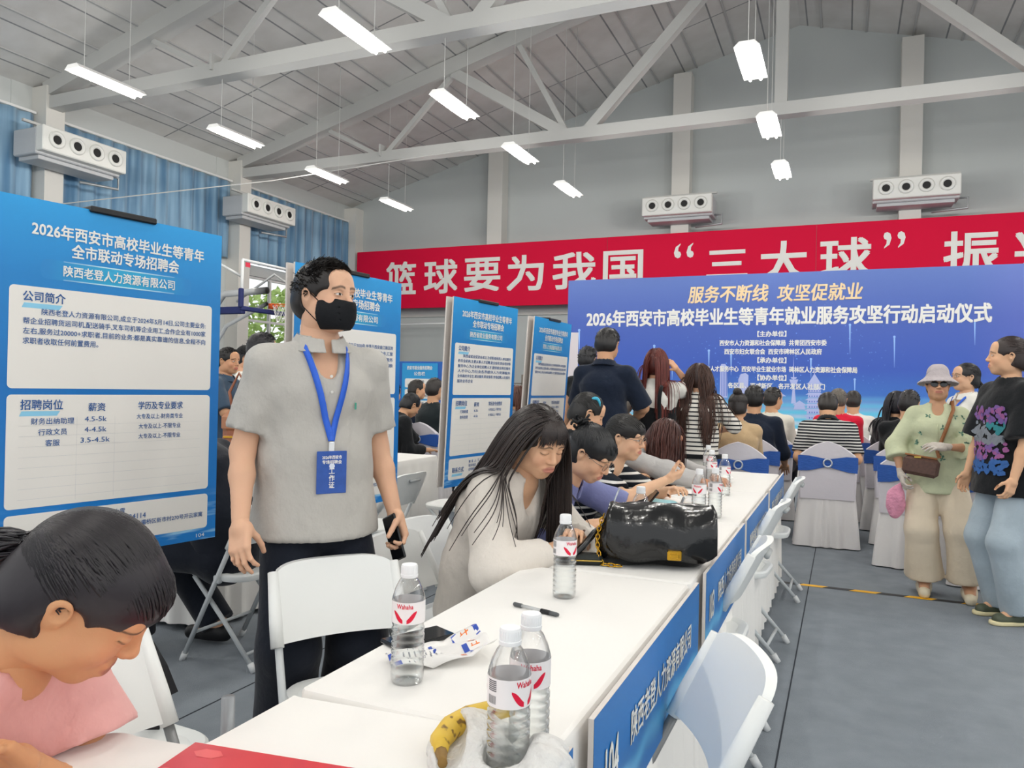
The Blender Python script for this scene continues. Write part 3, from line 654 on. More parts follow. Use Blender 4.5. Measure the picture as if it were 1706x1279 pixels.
mx = t.add('ShaderNodeMixRGB'); t.ln(m1.outputs[0], mx.inputs[0]); mx.inputs[1].default_value = (*lin('#1a73bf'), 1); mx.inputs[2].default_value = (*lin('#69c6f2'), 1); t.ln(mx.outputs[0], t.b.inputs['Base Color']); t.b.inputs['Roughness'].default_value = .4
def sign(y0, y1, num, txt, label, x=XB+.024):
    g = thing('table_sign', label, 'sign', (x, y0, .765), R(90), 'blue company signs on the table fronts'); L = y1-y0
    mb = MB(); mb.box((L/2, 0, -.13), (L, .010, .26)); bo = mb.build('sign_board', foam, g)
    mb = MB(); mb.raw([(0, -.0056, -.26), (L, -.0056, -.26), (L, -.0056, 0), (0, -.0056, 0)], [(0, 1, 2, 3)]); pr = mb.build('printed_sheet', sg, bo)
    mb = TS('lettering', white, pr); FR = lambda u, v: (u, -.0066, v)
    if num: put_text(mb, num, .07, .155, -.125, .085, FR, .02)
    put_text(mb, txt, .25 if num else .12, L-.13, -.115, .068, FR, .018)
    return g
sign(.16, 1.14, '', '西安人力资源有限公司', 'blue table sign cut by the lower edge under the bottles')
sign(1.25, 2.275, '104', '陕西老登人力资源有限公司', 'blue table sign numbered 104')
sign(2.40, 3.40, '103', '陕西人力资源有限公司', 'blue table sign numbered 103')
sign(3.47, 4.50, '', '陕西省就业服务有限公司', 'blue table sign partly hidden, next beyond sign 103')
sign(4.6, 5.69, '', '西安人力资源服务有限公司', 'blue table sign at the far end of the booth row')

# ---- folding chairs
plast = mat('chair_plastic', '#eceeec', .42, .4); tubw = mat('chair_tube', '#c3c8ca', .35, .5); tubd = mat('chair_tube_dark', '#7d7f80', .35, .5, metal=.3); capm = mat('chair_foot', '#d8dadb', .5)
def folding_chair(name_label, tub, x, y, rz, group='white folding chairs around the booths'):
    g = thing('folding_chair', name_label, 'chair', (x, y, 0), rz, group)
    mb = MB(); P_ = rrect(.385, .40, .11, 6)
    rings = [(0, .97, -.018), (0, 1, -.008), (0, 1, .010), (0, .96, .018), (0, .86, .019), (0, .80, .012)]
    lat = [[(px_*s, py_*s, .44+dz+.02*(py_*s)) for px_, py_ in P_] for (_, s, dz) in rings]
    mb.grid(np.array(lat), closed_u=True); mb.raw(lat[0], [list(range(len(P_)))[::-1]]); mb.raw(lat[-1], [list(range(len(P_)))]); mb.build('seat', plast, g, 'auto')
    # backrest: curved shell, rounded top, hand slot
    mb = MB(); nu, nv = 24, 9
    yt = lambda z: -.235-(z-.80)*-.30*0-(.80-z)*-.50
    out = []; inn = []
    for j in range(nv+1):
        v = j/nv; row = []; ri = []
        for i in range(nu+1):
            u = -1+2*i/nu; e = (1-abs(u)**5)**.5 if abs(u) < 1 else 0
            z = .60+.035*abs(u)**3*0+ (.225*(.78+.22*e))*v
            yy = yt(z)-.035*(1-u*u)
            row.append((.207*u, yy-.012, z)); ri.append((.207*u, yy+.012, z))
        out.append(row); inn.append(ri)
    O, I = np.array(out), np.array(inn); mb.grid(O[:, ::-1]); mb.grid(I)
    edge = lambda A: list(A[0])+list(A[1:, -1])+list(A[-1, ::-1][1:])+list(A[::-1, 0][1:-1])
    eo, ei = np.array(edge(O)), np.array(edge(I)); mb.grid(np.array([eo, ei]), closed_u=True)
    bk = mb.build('backrest', plast, g, 'auto'); md = bk.modifiers.new('round', 'BEVEL'); md.width = .006; md.segments = 2; md.limit_method = 'ANGLE'
    mb = MB(); mb.tube([(-.06, yt(.775)-.055, .775), (.06, yt(.775)-.055, .775)], .012, 8); mb.build('hand_grip', mat('grip_shadow', '#b9bcbc', .6), bk, True)  # grey bar stands for the hand slot, its shade put into the colour
    for s in (-1, 1):
        mb = MB(); mb.tube([(s*.204, yt(.80), .80), (s*.207, yt(.66), .66), (s*.208, yt(.59), .59)], [.017, .021, .021], 10); mb.build('socket', plast, g, True)
        mb = MB(); mb.tube([(s*.204, yt(.62), .62), (s*.204, yt(.03), .03)], .0125, 10); lg = mb.build('front_leg', tub, g, True)
        mb = MB(); mb.tube([(s*.204, yt(.04), .04), (s*.204, yt(0), 0)], .016, 10); mb.build('foot_cap', capm, lg, True)
        mb = MB(); mb.tube([(s*.18, .12, .425), (s*.175, -.08, .22), (s*.175, -.26, .025)], .0115, 10); lg = mb.build('rear_leg', tub, g, True)
        mb = MB(); mb.tube([(s*.175, -.25, .04), (s*.175, -.275, 0)], .0155, 10); mb.build('foot_cap', capm, lg, True)
        mb = MB(); mb.box((s*.195, yt(.43), .43), (.03, .04, .04), bev=.006); mb.build('hinge', tub, g)
    mb = MB(); mb.tube([(-.175, -.215, .075), (.175, -.215, .075)], .009, 8); mb.build('crossbar', tub, g, True)
    mb = MB(); mb.tube([(-.204, yt(.15), .15), (.204, yt(.15), .15)], .009, 8); mb.build('crossbar', tub, g, True)
    g.scale = (.94, .94, .94); return g
fc = folding_chair
fc('white folding chair standing empty in front of the masked man', tubw, -1.28, 1.84, R(-90-37))
fc('white folding chair behind the masked man, nearer the woman in white', tubw, -1.38, 2.68, R(-90-8))
fc('white folding chair under the long haired woman in white', tubw, -1.34, 2.42+.95-.95+.02, R(-90)) if False else None
fc('white folding chair with white seat and crossed legs, dark trousered person on it', tubw, -2.70, 2.88, R(90))
fc('white folding chair with its seat half hidden by the big poster and the dark trousers', tubw, -2.92, 1.95, R(90))
fc('white folding chair between the second and third poster boards, back turned', tubw, -2.72, 4.13, R(90))
fc('white folding chair at the far table, past the third poster board', tubw, -2.72, 5.15, R(90))
fc('white folding chair right beside the bowed girl in pink', tubd, -1.26, 1.06, R(-90-3))
fc('folding chair with dark straps hung on it, beyond the bowed girl', tubd, -1.60, 1.30, R(-90-4))
VG = 'folding chairs tucked under the fronts of the booth tables'
fc('big white folding chair tucked against sign 104', tubd, -.40, 1.60, R(90+22), VG)
fc('white folding chair tucked against sign 103', tubw, -.51, 2.99, R(90), VG)
fc('white folding chair tucked in just beyond sign 103', tubw, -.52, 4.15, R(90-4), VG)
fc('white folding chair tucked in at the far end of the booth row', tubw, -.50, 5.32, R(90), VG)
for lb, x, y in (('white folding chair mostly hidden, under the woman in white blouse', -1.30, 2.40), ('white folding chair mostly hidden, under the woman in periwinkle polo', -1.28, 3.12), ('white folding chair mostly hidden, under the woman in striped top', -1.28, 3.78), ('white folding chair mostly hidden, under the woman with turquoise clip', -1.62, 4.35), ('white folding chair mostly hidden, under the woman in grey jacket', -1.28, 4.72)):
    fc(lb, tubw, x, y, R(-90))
fc('white folding chair mostly hidden, under the bowed girl in pink', tubd, -1.30, .69, R(-78))

# ---- covered banquet chairs
cov = mat('chair_cover', '#d9d5dc', .8, .2, bump=(18, .12)); sk_ = mat('chair_skirt', '#e6e3e2', .85, .2); sash = mat('sash_blue', '#1f57ae', .35, .5, sheen=.3, bump=(30, .3, (1, 1, 6))); ringm = mat('sash_ring', '#c9cfd8', .25, .6, metal=.4)
def banquet_chair(x, y, rz, label):
    g = thing('covered_chair', label, 'chair', (x, y, 0), rz, 'white covered chairs with blue sashes')
    mb = MB(); n = 20; top = []
    prof = [(-.225, .42), (.225, .42), (.232, .62), (.222, .80)]+[(.222*(1-k/6)**1.0, .80+.115*(1-(1-k/6)**1.7)) for k in range(1, 6)]+[(0, .918)]
    prof += [(-px_, pz_) for px_, pz_ in prof[-2:1:-1]]
    A = [np.array([(px_*s, yo-.22-.06*(pz_-.45), .42+(pz_-.42)*(1-.0*s)) for px_, pz_ in prof]) for s, yo in ((.94, -.035), (1, -.02), (1, .02), (.94, .035))]
    mb.grid(np.array(A), closed_u=True); mb.raw(A[0], [list(range(len(prof)))]); mb.raw(A[-1], [list(range(len(prof)))[::-1]]); mb.build('back_cover', cov, g, 'auto')
    mb = MB(); pts = []
    for k in range(160):
        a = 2*pi*k/160; c_, s_ = cos(a), sin(a); e = 8; rr_ = (abs(c_)**e+abs(s_)**e)**(-1/e); pts.append((rr_*c_, rr_*s_, a))
    lat = [[(px_*(w_+am*sin(a*15+1.5*sin(a*4))), py_*(w_+am*sin(a*15+1.5*sin(a*4)))-.01, z) for px_, py_, a in pts] for z, w_, am in ((.01, .262, .016), (.2, .25, .010), (.38, .235, .004), (.45, .23, .0), (.47, .215, 0))]
    mb.grid(np.array(lat), closed_u=True); mb.raw(lat[-1], [list(range(160))]); mb.build('skirt', sk_, g, 'auto')
    mb = MB(); lat = []
    for i in range(33):
        u = -1+2*i/32; hh = .032+.026*min(1, abs(u)*1.6); a = [( .236*u, -.22-.06*(z-.45)-.048-.004*sin(u*9), z) for z in np.linspace(.735-hh-.02*abs(u), .735+hh, 7)]; lat.append(a)
    mb.grid(np.array(lat)); mb.box((-.235, -.235, .735), (.008, .09, .10)); mb.box((.235, -.235, .735), (.008, .09, .10))
    sa = mb.build('sash', sash, g, True)
    mb = MB(); mb.tube([(.033*cos(a), -.292, .735+.033*sin(a)) for a in np.linspace(0, 2*pi, 25)], .007, 8, closed=True); mb.build('sash_ring', ringm, sa, True)
    return g
BC = [(-.13, 7.33, 2, 'white covered chair with blue sash under the man in the striped polo'), (-.06, 8.9, 0, 'white covered chair with blue sash under the man in red'), (.09, 9.58, -4, 'white covered chair with blue sash under the far man in white shirt'),
      (-.83, 6.68, 10, 'white covered chair with blue sash behind the seated woman in beige'), (-.80, 7.56, 8, 'white covered chair with blue sash under the heavy man in navy'), (-.74, 8.6, 8, 'white covered chair with blue sash under the man in cream shirt'),
      (.52, 6.75, -8, 'white covered chair with blue sash close behind the hatted woman'), (.52, 7.67, -8, 'white covered chair with blue sash under the man in black by the aisle'), (.46, 8.4, -8, 'white covered chair with blue sash under the woman with long black hair'), (.98, 6.33, -8, 'white covered chair low behind the wide cream trousers'),
      (-4.15, 6.3, 8, 'white covered chair with blue sash under the woman with hair claw'), (-5.0, 8.22, 8, 'white covered chair with blue sash under the man with thinning hair'), (-4.3, 7.47, 8, 'white covered chair with blue sash under the man in black behind the third poster'), (-4.5, 6.92, 8, 'white covered chair under the hooded dark figure behind the second poster'), (-3.15, 7.2, 5, 'white covered chair under the brown haired woman between posters')]
for x, y, a, lb in BC: banquet_chair(x, y, R(a), lb)
# ------------------------------------------------------------------ people: smooth implicit surfaces turned into meshes
def surface(Fv, xs, ys, zs):
    """surface nets on a regular lattice; Fv<0 inside"""
    S = Fv < 0; nx, ny, nz = Fv.shape
    cnt = np.zeros((nx-1, ny-1, nz-1), np.float32); acc = np.zeros((3, nx-1, ny-1, nz-1), np.float32)
    for ax in range(3):
        sl0 = [slice(None)]*3; sl1 = [slice(None)]*3; sl0[ax] = slice(0, -1); sl1[ax] = slice(1, None)
        a, b = Fv[tuple(sl0)], Fv[tuple(sl1)]; X = S[tuple(sl0)] != S[tuple(sl1)]
        t_ = np.where(X, a/(a-b+1e-20), 0).astype(np.float32); o1, o2 = [k for k in range(3) if k != ax]
        for d1 in (0, 1):
            for d2 in (0, 1):
                sl = [slice(None)]*3; n1 = Fv.shape[o1]-1; n2 = Fv.shape[o2]-1
                sl[o1] = slice(d1, d1+n1); sl[o2] = slice(d2, d2+n2); Xs = X[tuple(sl)]; ts = t_[tuple(sl)]
                cnt += Xs; acc[ax] += ts; acc[o1] += Xs*d1; acc[o2] += Xs*d2
    act = cnt > 0; idx = -np.ones(act.shape, np.int64); n = int(act.sum()); idx[act] = np.arange(n)
    I = np.argwhere(act); V = np.stack([acc[k][act]/cnt[act]+I[:, k] for k in range(3)], 1)
    h = np.array([xs[1]-xs[0], ys[1]-ys[0], zs[1]-zs[0]]); V = V*h+np.array([xs[0], ys[0], zs[0]])
    Q = []
    for ax in range(3):
        sl0 = [slice(1, -1)]*3; sl1 = [slice(1, -1)]*3; sl0[ax] = slice(0, -1); sl1[ax] = slice(1, None)
        a = S[tuple(sl0)]; b = S[tuple(sl1)]; X = a != b; E = np.argwhere(X)
        if not len(E): continue
        off = np.ones(3, int); off[ax] = 0; E = E+off; fl = a[X]
        o1, o2 = (ax+1) % 3, (ax+2) % 3; c = []
        for d1, d2 in ((0, 0), (-1, 0), (-1, -1), (0, -1)):
            e = E.copy(); e[:, o1] += d1; e[:, o2] += d2; c.append(idx[e[:, 0], e[:, 1], e[:, 2]])
        q = np.stack(c, 1); q[~fl] = q[~fl][:, ::-1]; Q.append(q)
    return V, (np.concatenate(Q) if Q else np.zeros((0, 4), int))

class SDF:
    def __init__(s, lo, hi, h):
        s.h = h; s.ax = [np.arange(lo[k], hi[k]+h, h) for k in range(3)]; s.F = np.full([len(a) for a in s.ax], .3, np.float32)
    def _sl(s, lo, hi):
        r = []
        for k in range(3):
            a = int(np.clip(np.floor((lo[k]-s.ax[k][0])/s.h), 0, len(s.ax[k]))); b = int(np.clip(np.ceil((hi[k]-s.ax[k][0])/s.h)+1, 0, len(s.ax[k]))); r.append(slice(a, b))
        return tuple(r)
    def op(s, fn, lo, hi, k, mode='+'):
        m = max(k, .01)+2*s.h; sl = s._sl(np.asarray(lo)-m, np.asarray(hi)+m)
        X, Y, Z = np.meshgrid(s.ax[0][sl[0]], s.ax[1][sl[1]], s.ax[2][sl[2]], indexing='ij', sparse=False)
        if X.size == 0: return s
        d = fn(np.stack([X, Y, Z], -1)).astype(np.float32); F = s.F[sl]
        if mode == '+':
            if k > 0: hh = np.clip(.5+.5*(F-d)/k, 0, 1); s.F[sl] = F+(d-F)*hh-k*hh*(1-hh)
            else: s.F[sl] = np.minimum(F, d)
        elif mode == '-':
            d = -d
            if k > 0: hh = np.clip(.5-.5*(F-d)/k, 0, 1); s.F[sl] = F+(d-F)*hh+k*hh*(1-hh)
            else: s.F[sl] = np.maximum(F, d)
        return s
    def cap(s, a, b, ra, rb, k=.03, mode='+', flat=False):
        a = np.asarray(a, float); b = np.asarray(b, float); ab = b-a; L = np.linalg.norm(ab)+1e-9; d_ = ab/L
        def fn(p):
            q = p-a; t = q@d_; tt = np.clip(t/L, 0, 1); e = np.linalg.norm(q-tt[..., None]*ab, axis=-1)-(ra+(rb-ra)*tt)
            return np.maximum(e, t-L) if flat else e
        r = max(ra, rb); return s.op(fn, np.minimum(a, b)-r, np.maximum(a, b)+r, k, mode)
    def ecap(s, a, b, side, ra, rb, k=.03, mode='+', flat=(0, 0)):
        """tapered capsule of elliptical section; ra, rb = (half width along side, half depth)"""
        a = np.asarray(a, float); b = np.asarray(b, float); ab = b-a; L = np.linalg.norm(ab)+1e-9; d_ = ab/L
        sd = np.asarray(side, float); sd = sd-d_*(sd@d_); sd /= np.linalg.norm(sd); dp = np.cross(d_, sd)
        def fn(p):
            q = p-a; t = q@d_; tt = np.clip(t/L, 0, 1); A = ra[0]+(rb[0]-ra[0])*tt; B = ra[1]+(rb[1]-ra[1])*tt
            w_ = t-tt*L; mn = np.minimum(A, B); e = (np.sqrt(((q@sd)/A)**2+((q@dp)/B)**2+(w_/mn)**2)-1)*mn
            if flat[0]: e = np.maximum(e, -t)
            if flat[1]: e = np.maximum(e, t-L)
            return e
        r = max(*ra, *rb); return s.op(fn, np.minimum(a, b)-r, np.maximum(a, b)+r, k, mode)
    def ell(s, c, r, k=.02, mode='+', rot=None):
        c = np.asarray(c, float); r = np.asarray(r, float)
        def fn(p):
            q = p-c
            if rot is not None: q = q@np.asarray(rot)
            k0 = np.linalg.norm(q/r, axis=-1); k1 = np.linalg.norm(q/(r*r), axis=-1)+1e-9; return k0*(k0-1)/k1
        m = r.max(); return s.op(fn, c-m, c+m, k, mode)
    def rbox(s, c, h, r, k=.01, mode='+', rot=None):
        c = np.asarray(c, float); h = np.asarray(h, float)
        def fn(p):
            q = p-c
            if rot is not None: q = q@np.asarray(rot)
            q = np.abs(q)-h+r; return np.linalg.norm(np.maximum(q, 0), axis=-1)+np.minimum(q.max(-1), 0)-r
        m = np.linalg.norm(h); return s.op(fn, c-m, c+m, k, mode)
    def plane(s, p0, n, k=0):
        """keep the side where (p-p0).n < 0"""
        n = np.asarray(n, float); X, Y, Z = np.meshgrid(*s.ax, indexing='ij', sparse=True)
        d = ((X-p0[0])*n[0]+(Y-p0[1])*n[1]+(Z-p0[2])*n[2]).astype(np.float32); s.F = np.maximum(s.F, d); return s
    def noise(s, amp, freq, seed=0, stretch=(1, 1, 1)):
        """gentle cloth folds"""
        r_ = np.random.default_rng(seed); X, Y, Z = np.meshgrid(*s.ax, indexing='ij', sparse=True); N = 0
        for k in range(5):
            w_ = r_.normal(0, 1, 3); w_ = w_/np.linalg.norm(w_)*freq*r_.uniform(.6, 1.5)*np.array(stretch); N = N+np.sin(X*w_[0]+Y*w_[1]+Z*w_[2]+r_.uniform(0, 6))
        s.F = s.F+(amp*N/2.2).astype(np.float32); return s
    def mesh(s): return surface(s.F, *s.ax)

def unit(v): v = np.asarray(v, float); return v/(np.linalg.norm(v)+1e-12)
def ik(a, t, l1, l2, pole):
    a = np.asarray(a, float); t = np.asarray(t, float); d = t-a; L = np.linalg.norm(d); mx_ = (l1+l2)*.995
    if L > mx_: t = a+d/L*mx_; d = t-a; L = mx_
    u_ = d/L; x_ = (l1*l1-l2*l2+L*L)/(2*L); hgt = math.sqrt(max(0, l1*l1-x_*x_)); pv = np.asarray(pole, float); pv = pv-u_*(pv@u_)
    return a+u_*x_+unit(pv)*hgt, t

# ---- hands (right hand: fingers along +y, palm faces -z, thumb on -x)
_H = {}
def hand(curl, thumb, h):
    key = (curl, thumb, h)
    if key in _H: return _H[key]
    s = SDF((-.075, -.05, -.11), (.06, .21, .04), h)
    s.cap((0, -.04, 0), (0, .02, 0), .0255, .028, .0); s.rbox((-.001, .052, 0), (.040, .046, .0135), .0125, .018); s.ell((-.022, .03, -.010), (.017, .03, .014), .012); s.ell((.022, .035, -.007), (.014, .034, .011), .012)
    for i, (bx, by, L, r) in enumerate(((-.030, .094, .070, .0088), (-.0105, .099, .078, .0090), (.0100, .096, .072, .0086), (.0285, .087, .056, .0076))):
        p = np.array([bx, by, .0]); sp_ = (-.10, -.02, .06, .14)[i]; an = 0
        for j, fr_ in enumerate((.46, .30, .24)):
            an += (curl[i] if isinstance(curl, tuple) else curl)*(.9, 1.15, .75)[j]; d = np.array([sin(sp_)*cos(an), cos(sp_)*cos(an), -sin(an)]); q = p+d*L*fr_; s.cap(p, q, r*(1-.09*j), r*(.91-.09*j), .004 if j else .010); p = q
    p = np.array([-.026, .022, -.006]); 
    for j, (L, r) in enumerate(((.044, .0125), (.033, .0105), (.026, .0092))):
        d = unit((-.75+.25*j+thumb*.5, .62+.12*j, -.25-thumb*.7)); q = p+d*L; s.cap(p, q, r, r*.9, .010 if j == 0 else .004); p = q
    V, Q = s.mesh(); _H[key] = (V, Q); return _H[key]

# ---- heads (x right, y forward, z up, origin between the ears)
_HD = {}
def head(kind, eyes, h):
    key = (kind, eyes, h)
    if key in _HD: return _HD[key]
    f = kind == 'f'; old = kind == 'o'
    s = SDF((-.11, -.13, -.17), (.11, .135, .14), h)
    s.ell((0, -.014, .030), (.0745, .093, .089), 0)
    s.ell((0, .034, -.012), (.062, .058, .075), .03); s.ell((0, .030, -.055), (.055 if f else .060, .052, .052), .03); s.ell((0, .062, -.088), (.026 if f else .030, .022, .022), .028)
    for sg_ in (-1, 1):
        s.ell((sg_*.036, .063, -.028), (.024, .022, .022), .02); s.ell((sg_*.052, .005, -.060), (.014, .035, .028), .025)
    s.cap((-.034, .083, .024), (.034, .083, .024), .010, .010, .018); s.ell((0, .072, .055), (.05, .02, .035), .03)
    for sg_ in (-1, 1): s.ell((sg_*.031, .099, .006), (.0165, .012, .0105), .010, '-')
    for sg_ in (-1, 1): s.ell((sg_*.031, .0805, .0045), (.0155, .0125, .0115), .004)
    s.cap((0, .091, .012), (0, .105, -.020), .0075, .0105, .012); s.ell((0, .106, -.025), (.0105, .010, .009), .008)
    for sg_ in (-1, 1): s.ell((sg_*.0115, .098, -.028), (.0075, .009, .0065), .006)
    s.ell((0, .083, -.060), (.028, .018, .018), .016); s.cap((-.019, .0915, -.0535), (.019, .0915, -.0535), .0048, .0048, .008); s.cap((-.016, .0915, -.0635), (.016, .0915, -.0635), .0062, .0062, .008)
    s.cap((-.021, .100, -.0585), (.021, .100, -.0585), .0022, .0022, .004, '-')
    for sg_ in (-1, 1):
        A = np.array([[cos(.35), 0, sg_*sin(.35)], [0, 1, 0], [-sg_*sin(.35), 0, cos(.35)]]); B = Matrix.Rotation(-.2, 3, 'X')
        Rm = np.array(Matrix(A) @ B); s.ell((sg_*.077, -.010, -.004), (.0075, .019, .032), .006, rot=Rm); s.ell((sg_*.084, -.004, .002), (.006, .010, .017), .005, '-')
    s.cap((0, -.022, -.03), (0, -.034, -.155), .050 if f else .057, .050 if f else .058, .035)
    V, Q = s.mesh()
    # colouring weights
    x, y, z = V.T; ax_ = np.abs(x); W = {}
    W['lip'] = np.clip(1.25-np.sqrt((ax_/.024)**2+((z+.0585)/.0105)**2), 0, 1)*4*(y > .078); W['lip'] = np.clip(W['lip'], 0, 1)
    ez = z-.0045; ex = ax_-.031
    if eyes == 'open':
        W['white'] = ((np.sqrt((ex/.0135)**2+(ez/.0040)**2) < 1) & (y > .06)).astype(float); W['iris'] = ((np.sqrt(ex**2+ez**2) < .0052) & (np.abs(ez) < .0038) & (y > .06)).astype(float)
        W['lash'] = np.clip(1-np.abs(ez-.0046-.0-(-.9*(ex/.0145)**2*.004))/.0022, 0, 1)*(np.abs(ex) < .0155)*(y > .06)
    else:
        W['white'] = 0*x; W['iris'] = 0*x; W['lash'] = np.clip(1-np.abs(ez+.0055-.5*(ex/.0145)**2*.006)/.0024, 0, 1)*(np.abs(ex) < .0155)*(y > .06)
    bz = .0275+.002-.010*((ex+.004)/.022)**2*(1 if f else .7); W['brow'] = np.clip(1.4-np.abs(z-bz)/(.0030 if f else .0042), 0, 1)*(np.abs(ex) < .0195)*(y > .05)
    W['cheek'] = np.exp(-((ax_-.040)**2+(z+.030)**2)/.0006)*(y > .02)
    _HD[key] = (V, Q, W); return _HD[key]

def skin_cols(n, base, W=None, lip='#b5605a', brow='#2a2320'):
    C = np.tile(np.array(lin(base)), (n, 1))
    if W is not None:
        def mixin(w_, c, a=1.0):
            nonlocal C
            w_ = (np.clip(w_, 0, 1)*a)[:, None]; C = C*(1-w_)+np.array(lin(c))*w_
        mixin(W['cheek'], '#d98a74', .28); mixin(W['lip'], lip, .75); mixin(W['brow'], brow, .8); mixin(W['white'], '#e9e4de'); mixin(W['iris'], '#1d1512'); mixin(W['lash'], '#1a1312', .9)
    return C
skinm = mat('skin', '#d9a27f', .52, .35, attr='Col', bump=(180, .04)); skinm.node_tree.nodes['Principled BSDF'].inputs['Subsurface Weight'].default_value = .06
skinm.node_tree.nodes['Principled BSDF'].inputs['Subsurface Radius'].default_value = (.02, .008, .004)

def obj_np(name, V, Q, m, parent, cols=None, smooth=True):
    o = bpy.data.objects.new(name, mesh_np(name, V, Q, [m], smooth, None, cols)); COL.objects.link(o); o.parent = parent; return o
def join_np(parts):
    V, Q, C, n = [], [], [], 0
    for v, q, c in parts: V.append(v); Q.append(q+n); C.append(c); n += len(v)
    return np.concatenate(V), np.concatenate(Q), np.concatenate(C)

# ---- hair
def strands_mesh(Pn, r0, r1, sides=4, flat=1.0):
    """Pn (S,K,3) polylines -> tubes"""
    S_, K = Pn.shape[:2]; T = np.zeros_like(Pn); T[:, 1:-1] = Pn[:, 2:]-Pn[:, :-2]; T[:, 0] = Pn[:, 1]-Pn[:, 0]; T[:, -1] = Pn[:, -1]-Pn[:, -2]
    T /= np.linalg.norm(T, axis=2, keepdims=True)+1e-9; N = np.cross(T, np.array([.31, .87, .38])); N /= np.linalg.norm(N, axis=2, keepdims=True)+1e-9; B = np.cross(T, N)
    tt_ = np.linspace(0, 1, K); rr = ((r0+(r1-r0)*tt_**1.5)*np.minimum(1, .25+tt_*4))[None, :, None]*np.ones((S_, 1, 1)); V = np.zeros((S_, K, sides, 3))
    for k in range(sides):
        a = 2*pi*k/sides; V[:, :, k] = Pn+rr*(cos(a)*N+sin(a)*B*flat)
    base = (np.arange(S_)*K*sides)[:, None, None]; i = np.arange(K-1)[None, :, None]*sides; k = np.arange(sides)[None, None, :]; k2 = (k+1) % sides
    Q = np.stack([base+i+k, base+i+k2, base+i+sides+k2, base+i+sides+k], -1).reshape(-1, 4)
    return V.reshape(-1, 3), Q
def push_ell(p, c, r, M):
    """project points out of an ellipsoid (centre c, radii r, frame M columns)"""
    q = (p-c)@M; k = np.linalg.norm(q/r, axis=-1, keepdims=True); return np.where(k < 1, (q/np.maximum(k, 1e-6))@M.T+c, p)
def push_cap(p, a, b, ra, rb):
    ab = b-a; t = np.clip(((p-a)@ab)/(ab@ab), 0, 1)[..., None]; q = p-a-t*ab; d = np.linalg.norm(q, axis=-1, keepdims=True); r = ra+(rb-ra)*t
    return np.where(d < r, a+t*ab+q/np.maximum(d, 1e-6)*r, p)
SK_C = np.array([0, -.014, .030]); SK_R = np.array([.0745, .093, .089])
def scalp_points(n, g, front0=.62, zmin=-.45):
    """unit directions over the hairy part of the skull"""
    D = []
    while len(D) < n:
        d = unit(g.normal(0, 1, 3))
        front = front0-.1*abs(d[0])
        if d[2] > zmin and not (d[1] > .45 and d[2] < front) and not (d[2] < .15 and d[1] > .12): D.append(d)
    return np.array(D)
def scalp_shell(Hc, M, thick, kind='long', h=.006, scale=1.0, hl=.078, hly=.070):
    """close fitting base of the hair, in the person's frame"""
    s = SDF((-.12, -.14, -.15), (.12, .12, .16), h); r = SK_R+thick; s.ell(SK_C, r, 0)
    if kind in ('short', 'crew'):
        s.ell((0, -.05, -.02), (.073+thick*.6, .060+thick*.5, .06), .03)
        fz = .058; s.ell((0, .112, -.012), (.085, .075, hl), .004, '-'); s.plane((0, 0, -.072), (0, .5, -1)); s.plane((0, .012, .0), unit((0, 1, -1.25))) if False else None
        for sg_ in (-1, 1): s.ell((sg_*.085, .0, -.022), (.032, .03, .036), .004, '-'); s.ell((sg_*.075, .07, -.05), (.05, .055, .075), .004, '-')
    else:
        s.ell((0, -.045, -.035), (.070+thick, .066+thick*.6, .075), .03)
        if hl < .06: s.ell((0, .030, .050), (.068, .076, .057), .02)
        s.ell((0, .118, -.020), (.078, hly, hl), .004, '-'); s.plane((0, 0, -.105), (0, 0, -1))
        if kind == 'tied':
            for sg_ in (-1, 1): s.ell((sg_*.085, .012, -.022), (.03, .03, .04), .006, '-'); s.ell((sg_*.075, .07, -.06), (.05, .055, .08), .004, '-')
            s.plane((0, -.03, -.062), unit((0, .35, -1)))
    V, Q = s.mesh(); return V*scale@M.T+Hc, Q
hairm = {}
def hair_mat(col):
    if col in hairm: return hairm[col]
    m = bpy.data.materials.new('hair_%s' % col.strip('#')); t = NT(m); c = lin(col); g_ = t.add('ShaderNodeNewGeometry')
    nz = t.add('ShaderNodeTexNoise'); nz.inputs['Scale'].default_value = 55; tcn = t.add('ShaderNodeTexCoord'); mp = t.add('ShaderNodeMapping'); mp.inputs['Scale'].default_value = (1, 1, .25); t.ln(tcn.outputs['Object'], mp.inputs[0]); t.ln(mp.outputs[0], nz.inputs[0])
    ad = t.add('ShaderNodeMath', operation='ADD'); t.ln(g_.outputs['Random Per Island'], ad.inputs[0]); t.ln(nz.outputs[0], ad.inputs[1])
    mr = t.add('ShaderNodeMapRange'); mr.inputs[1].default_value = .3; mr.inputs[2].default_value = 1.7; mr.inputs[3].default_value = .5; mr.inputs[4].default_value = 1.9; t.ln(ad.outputs[0], mr.inputs[0])
    mx = t.add('ShaderNodeMixRGB', blend_type='MULTIPLY'); mx.inputs[0].default_value = 1; mx.inputs[1].default_value = (*c, 1); t.ln(mr.outputs[0], mx.inputs[2]); t.ln(mx.outputs[0], t.b.inputs['Base Color'])
    t.b.inputs['Roughness'].default_value = .42; t.b.inputs['Specular IOR Level'].default_value = .45; hairm[col] = m; return m

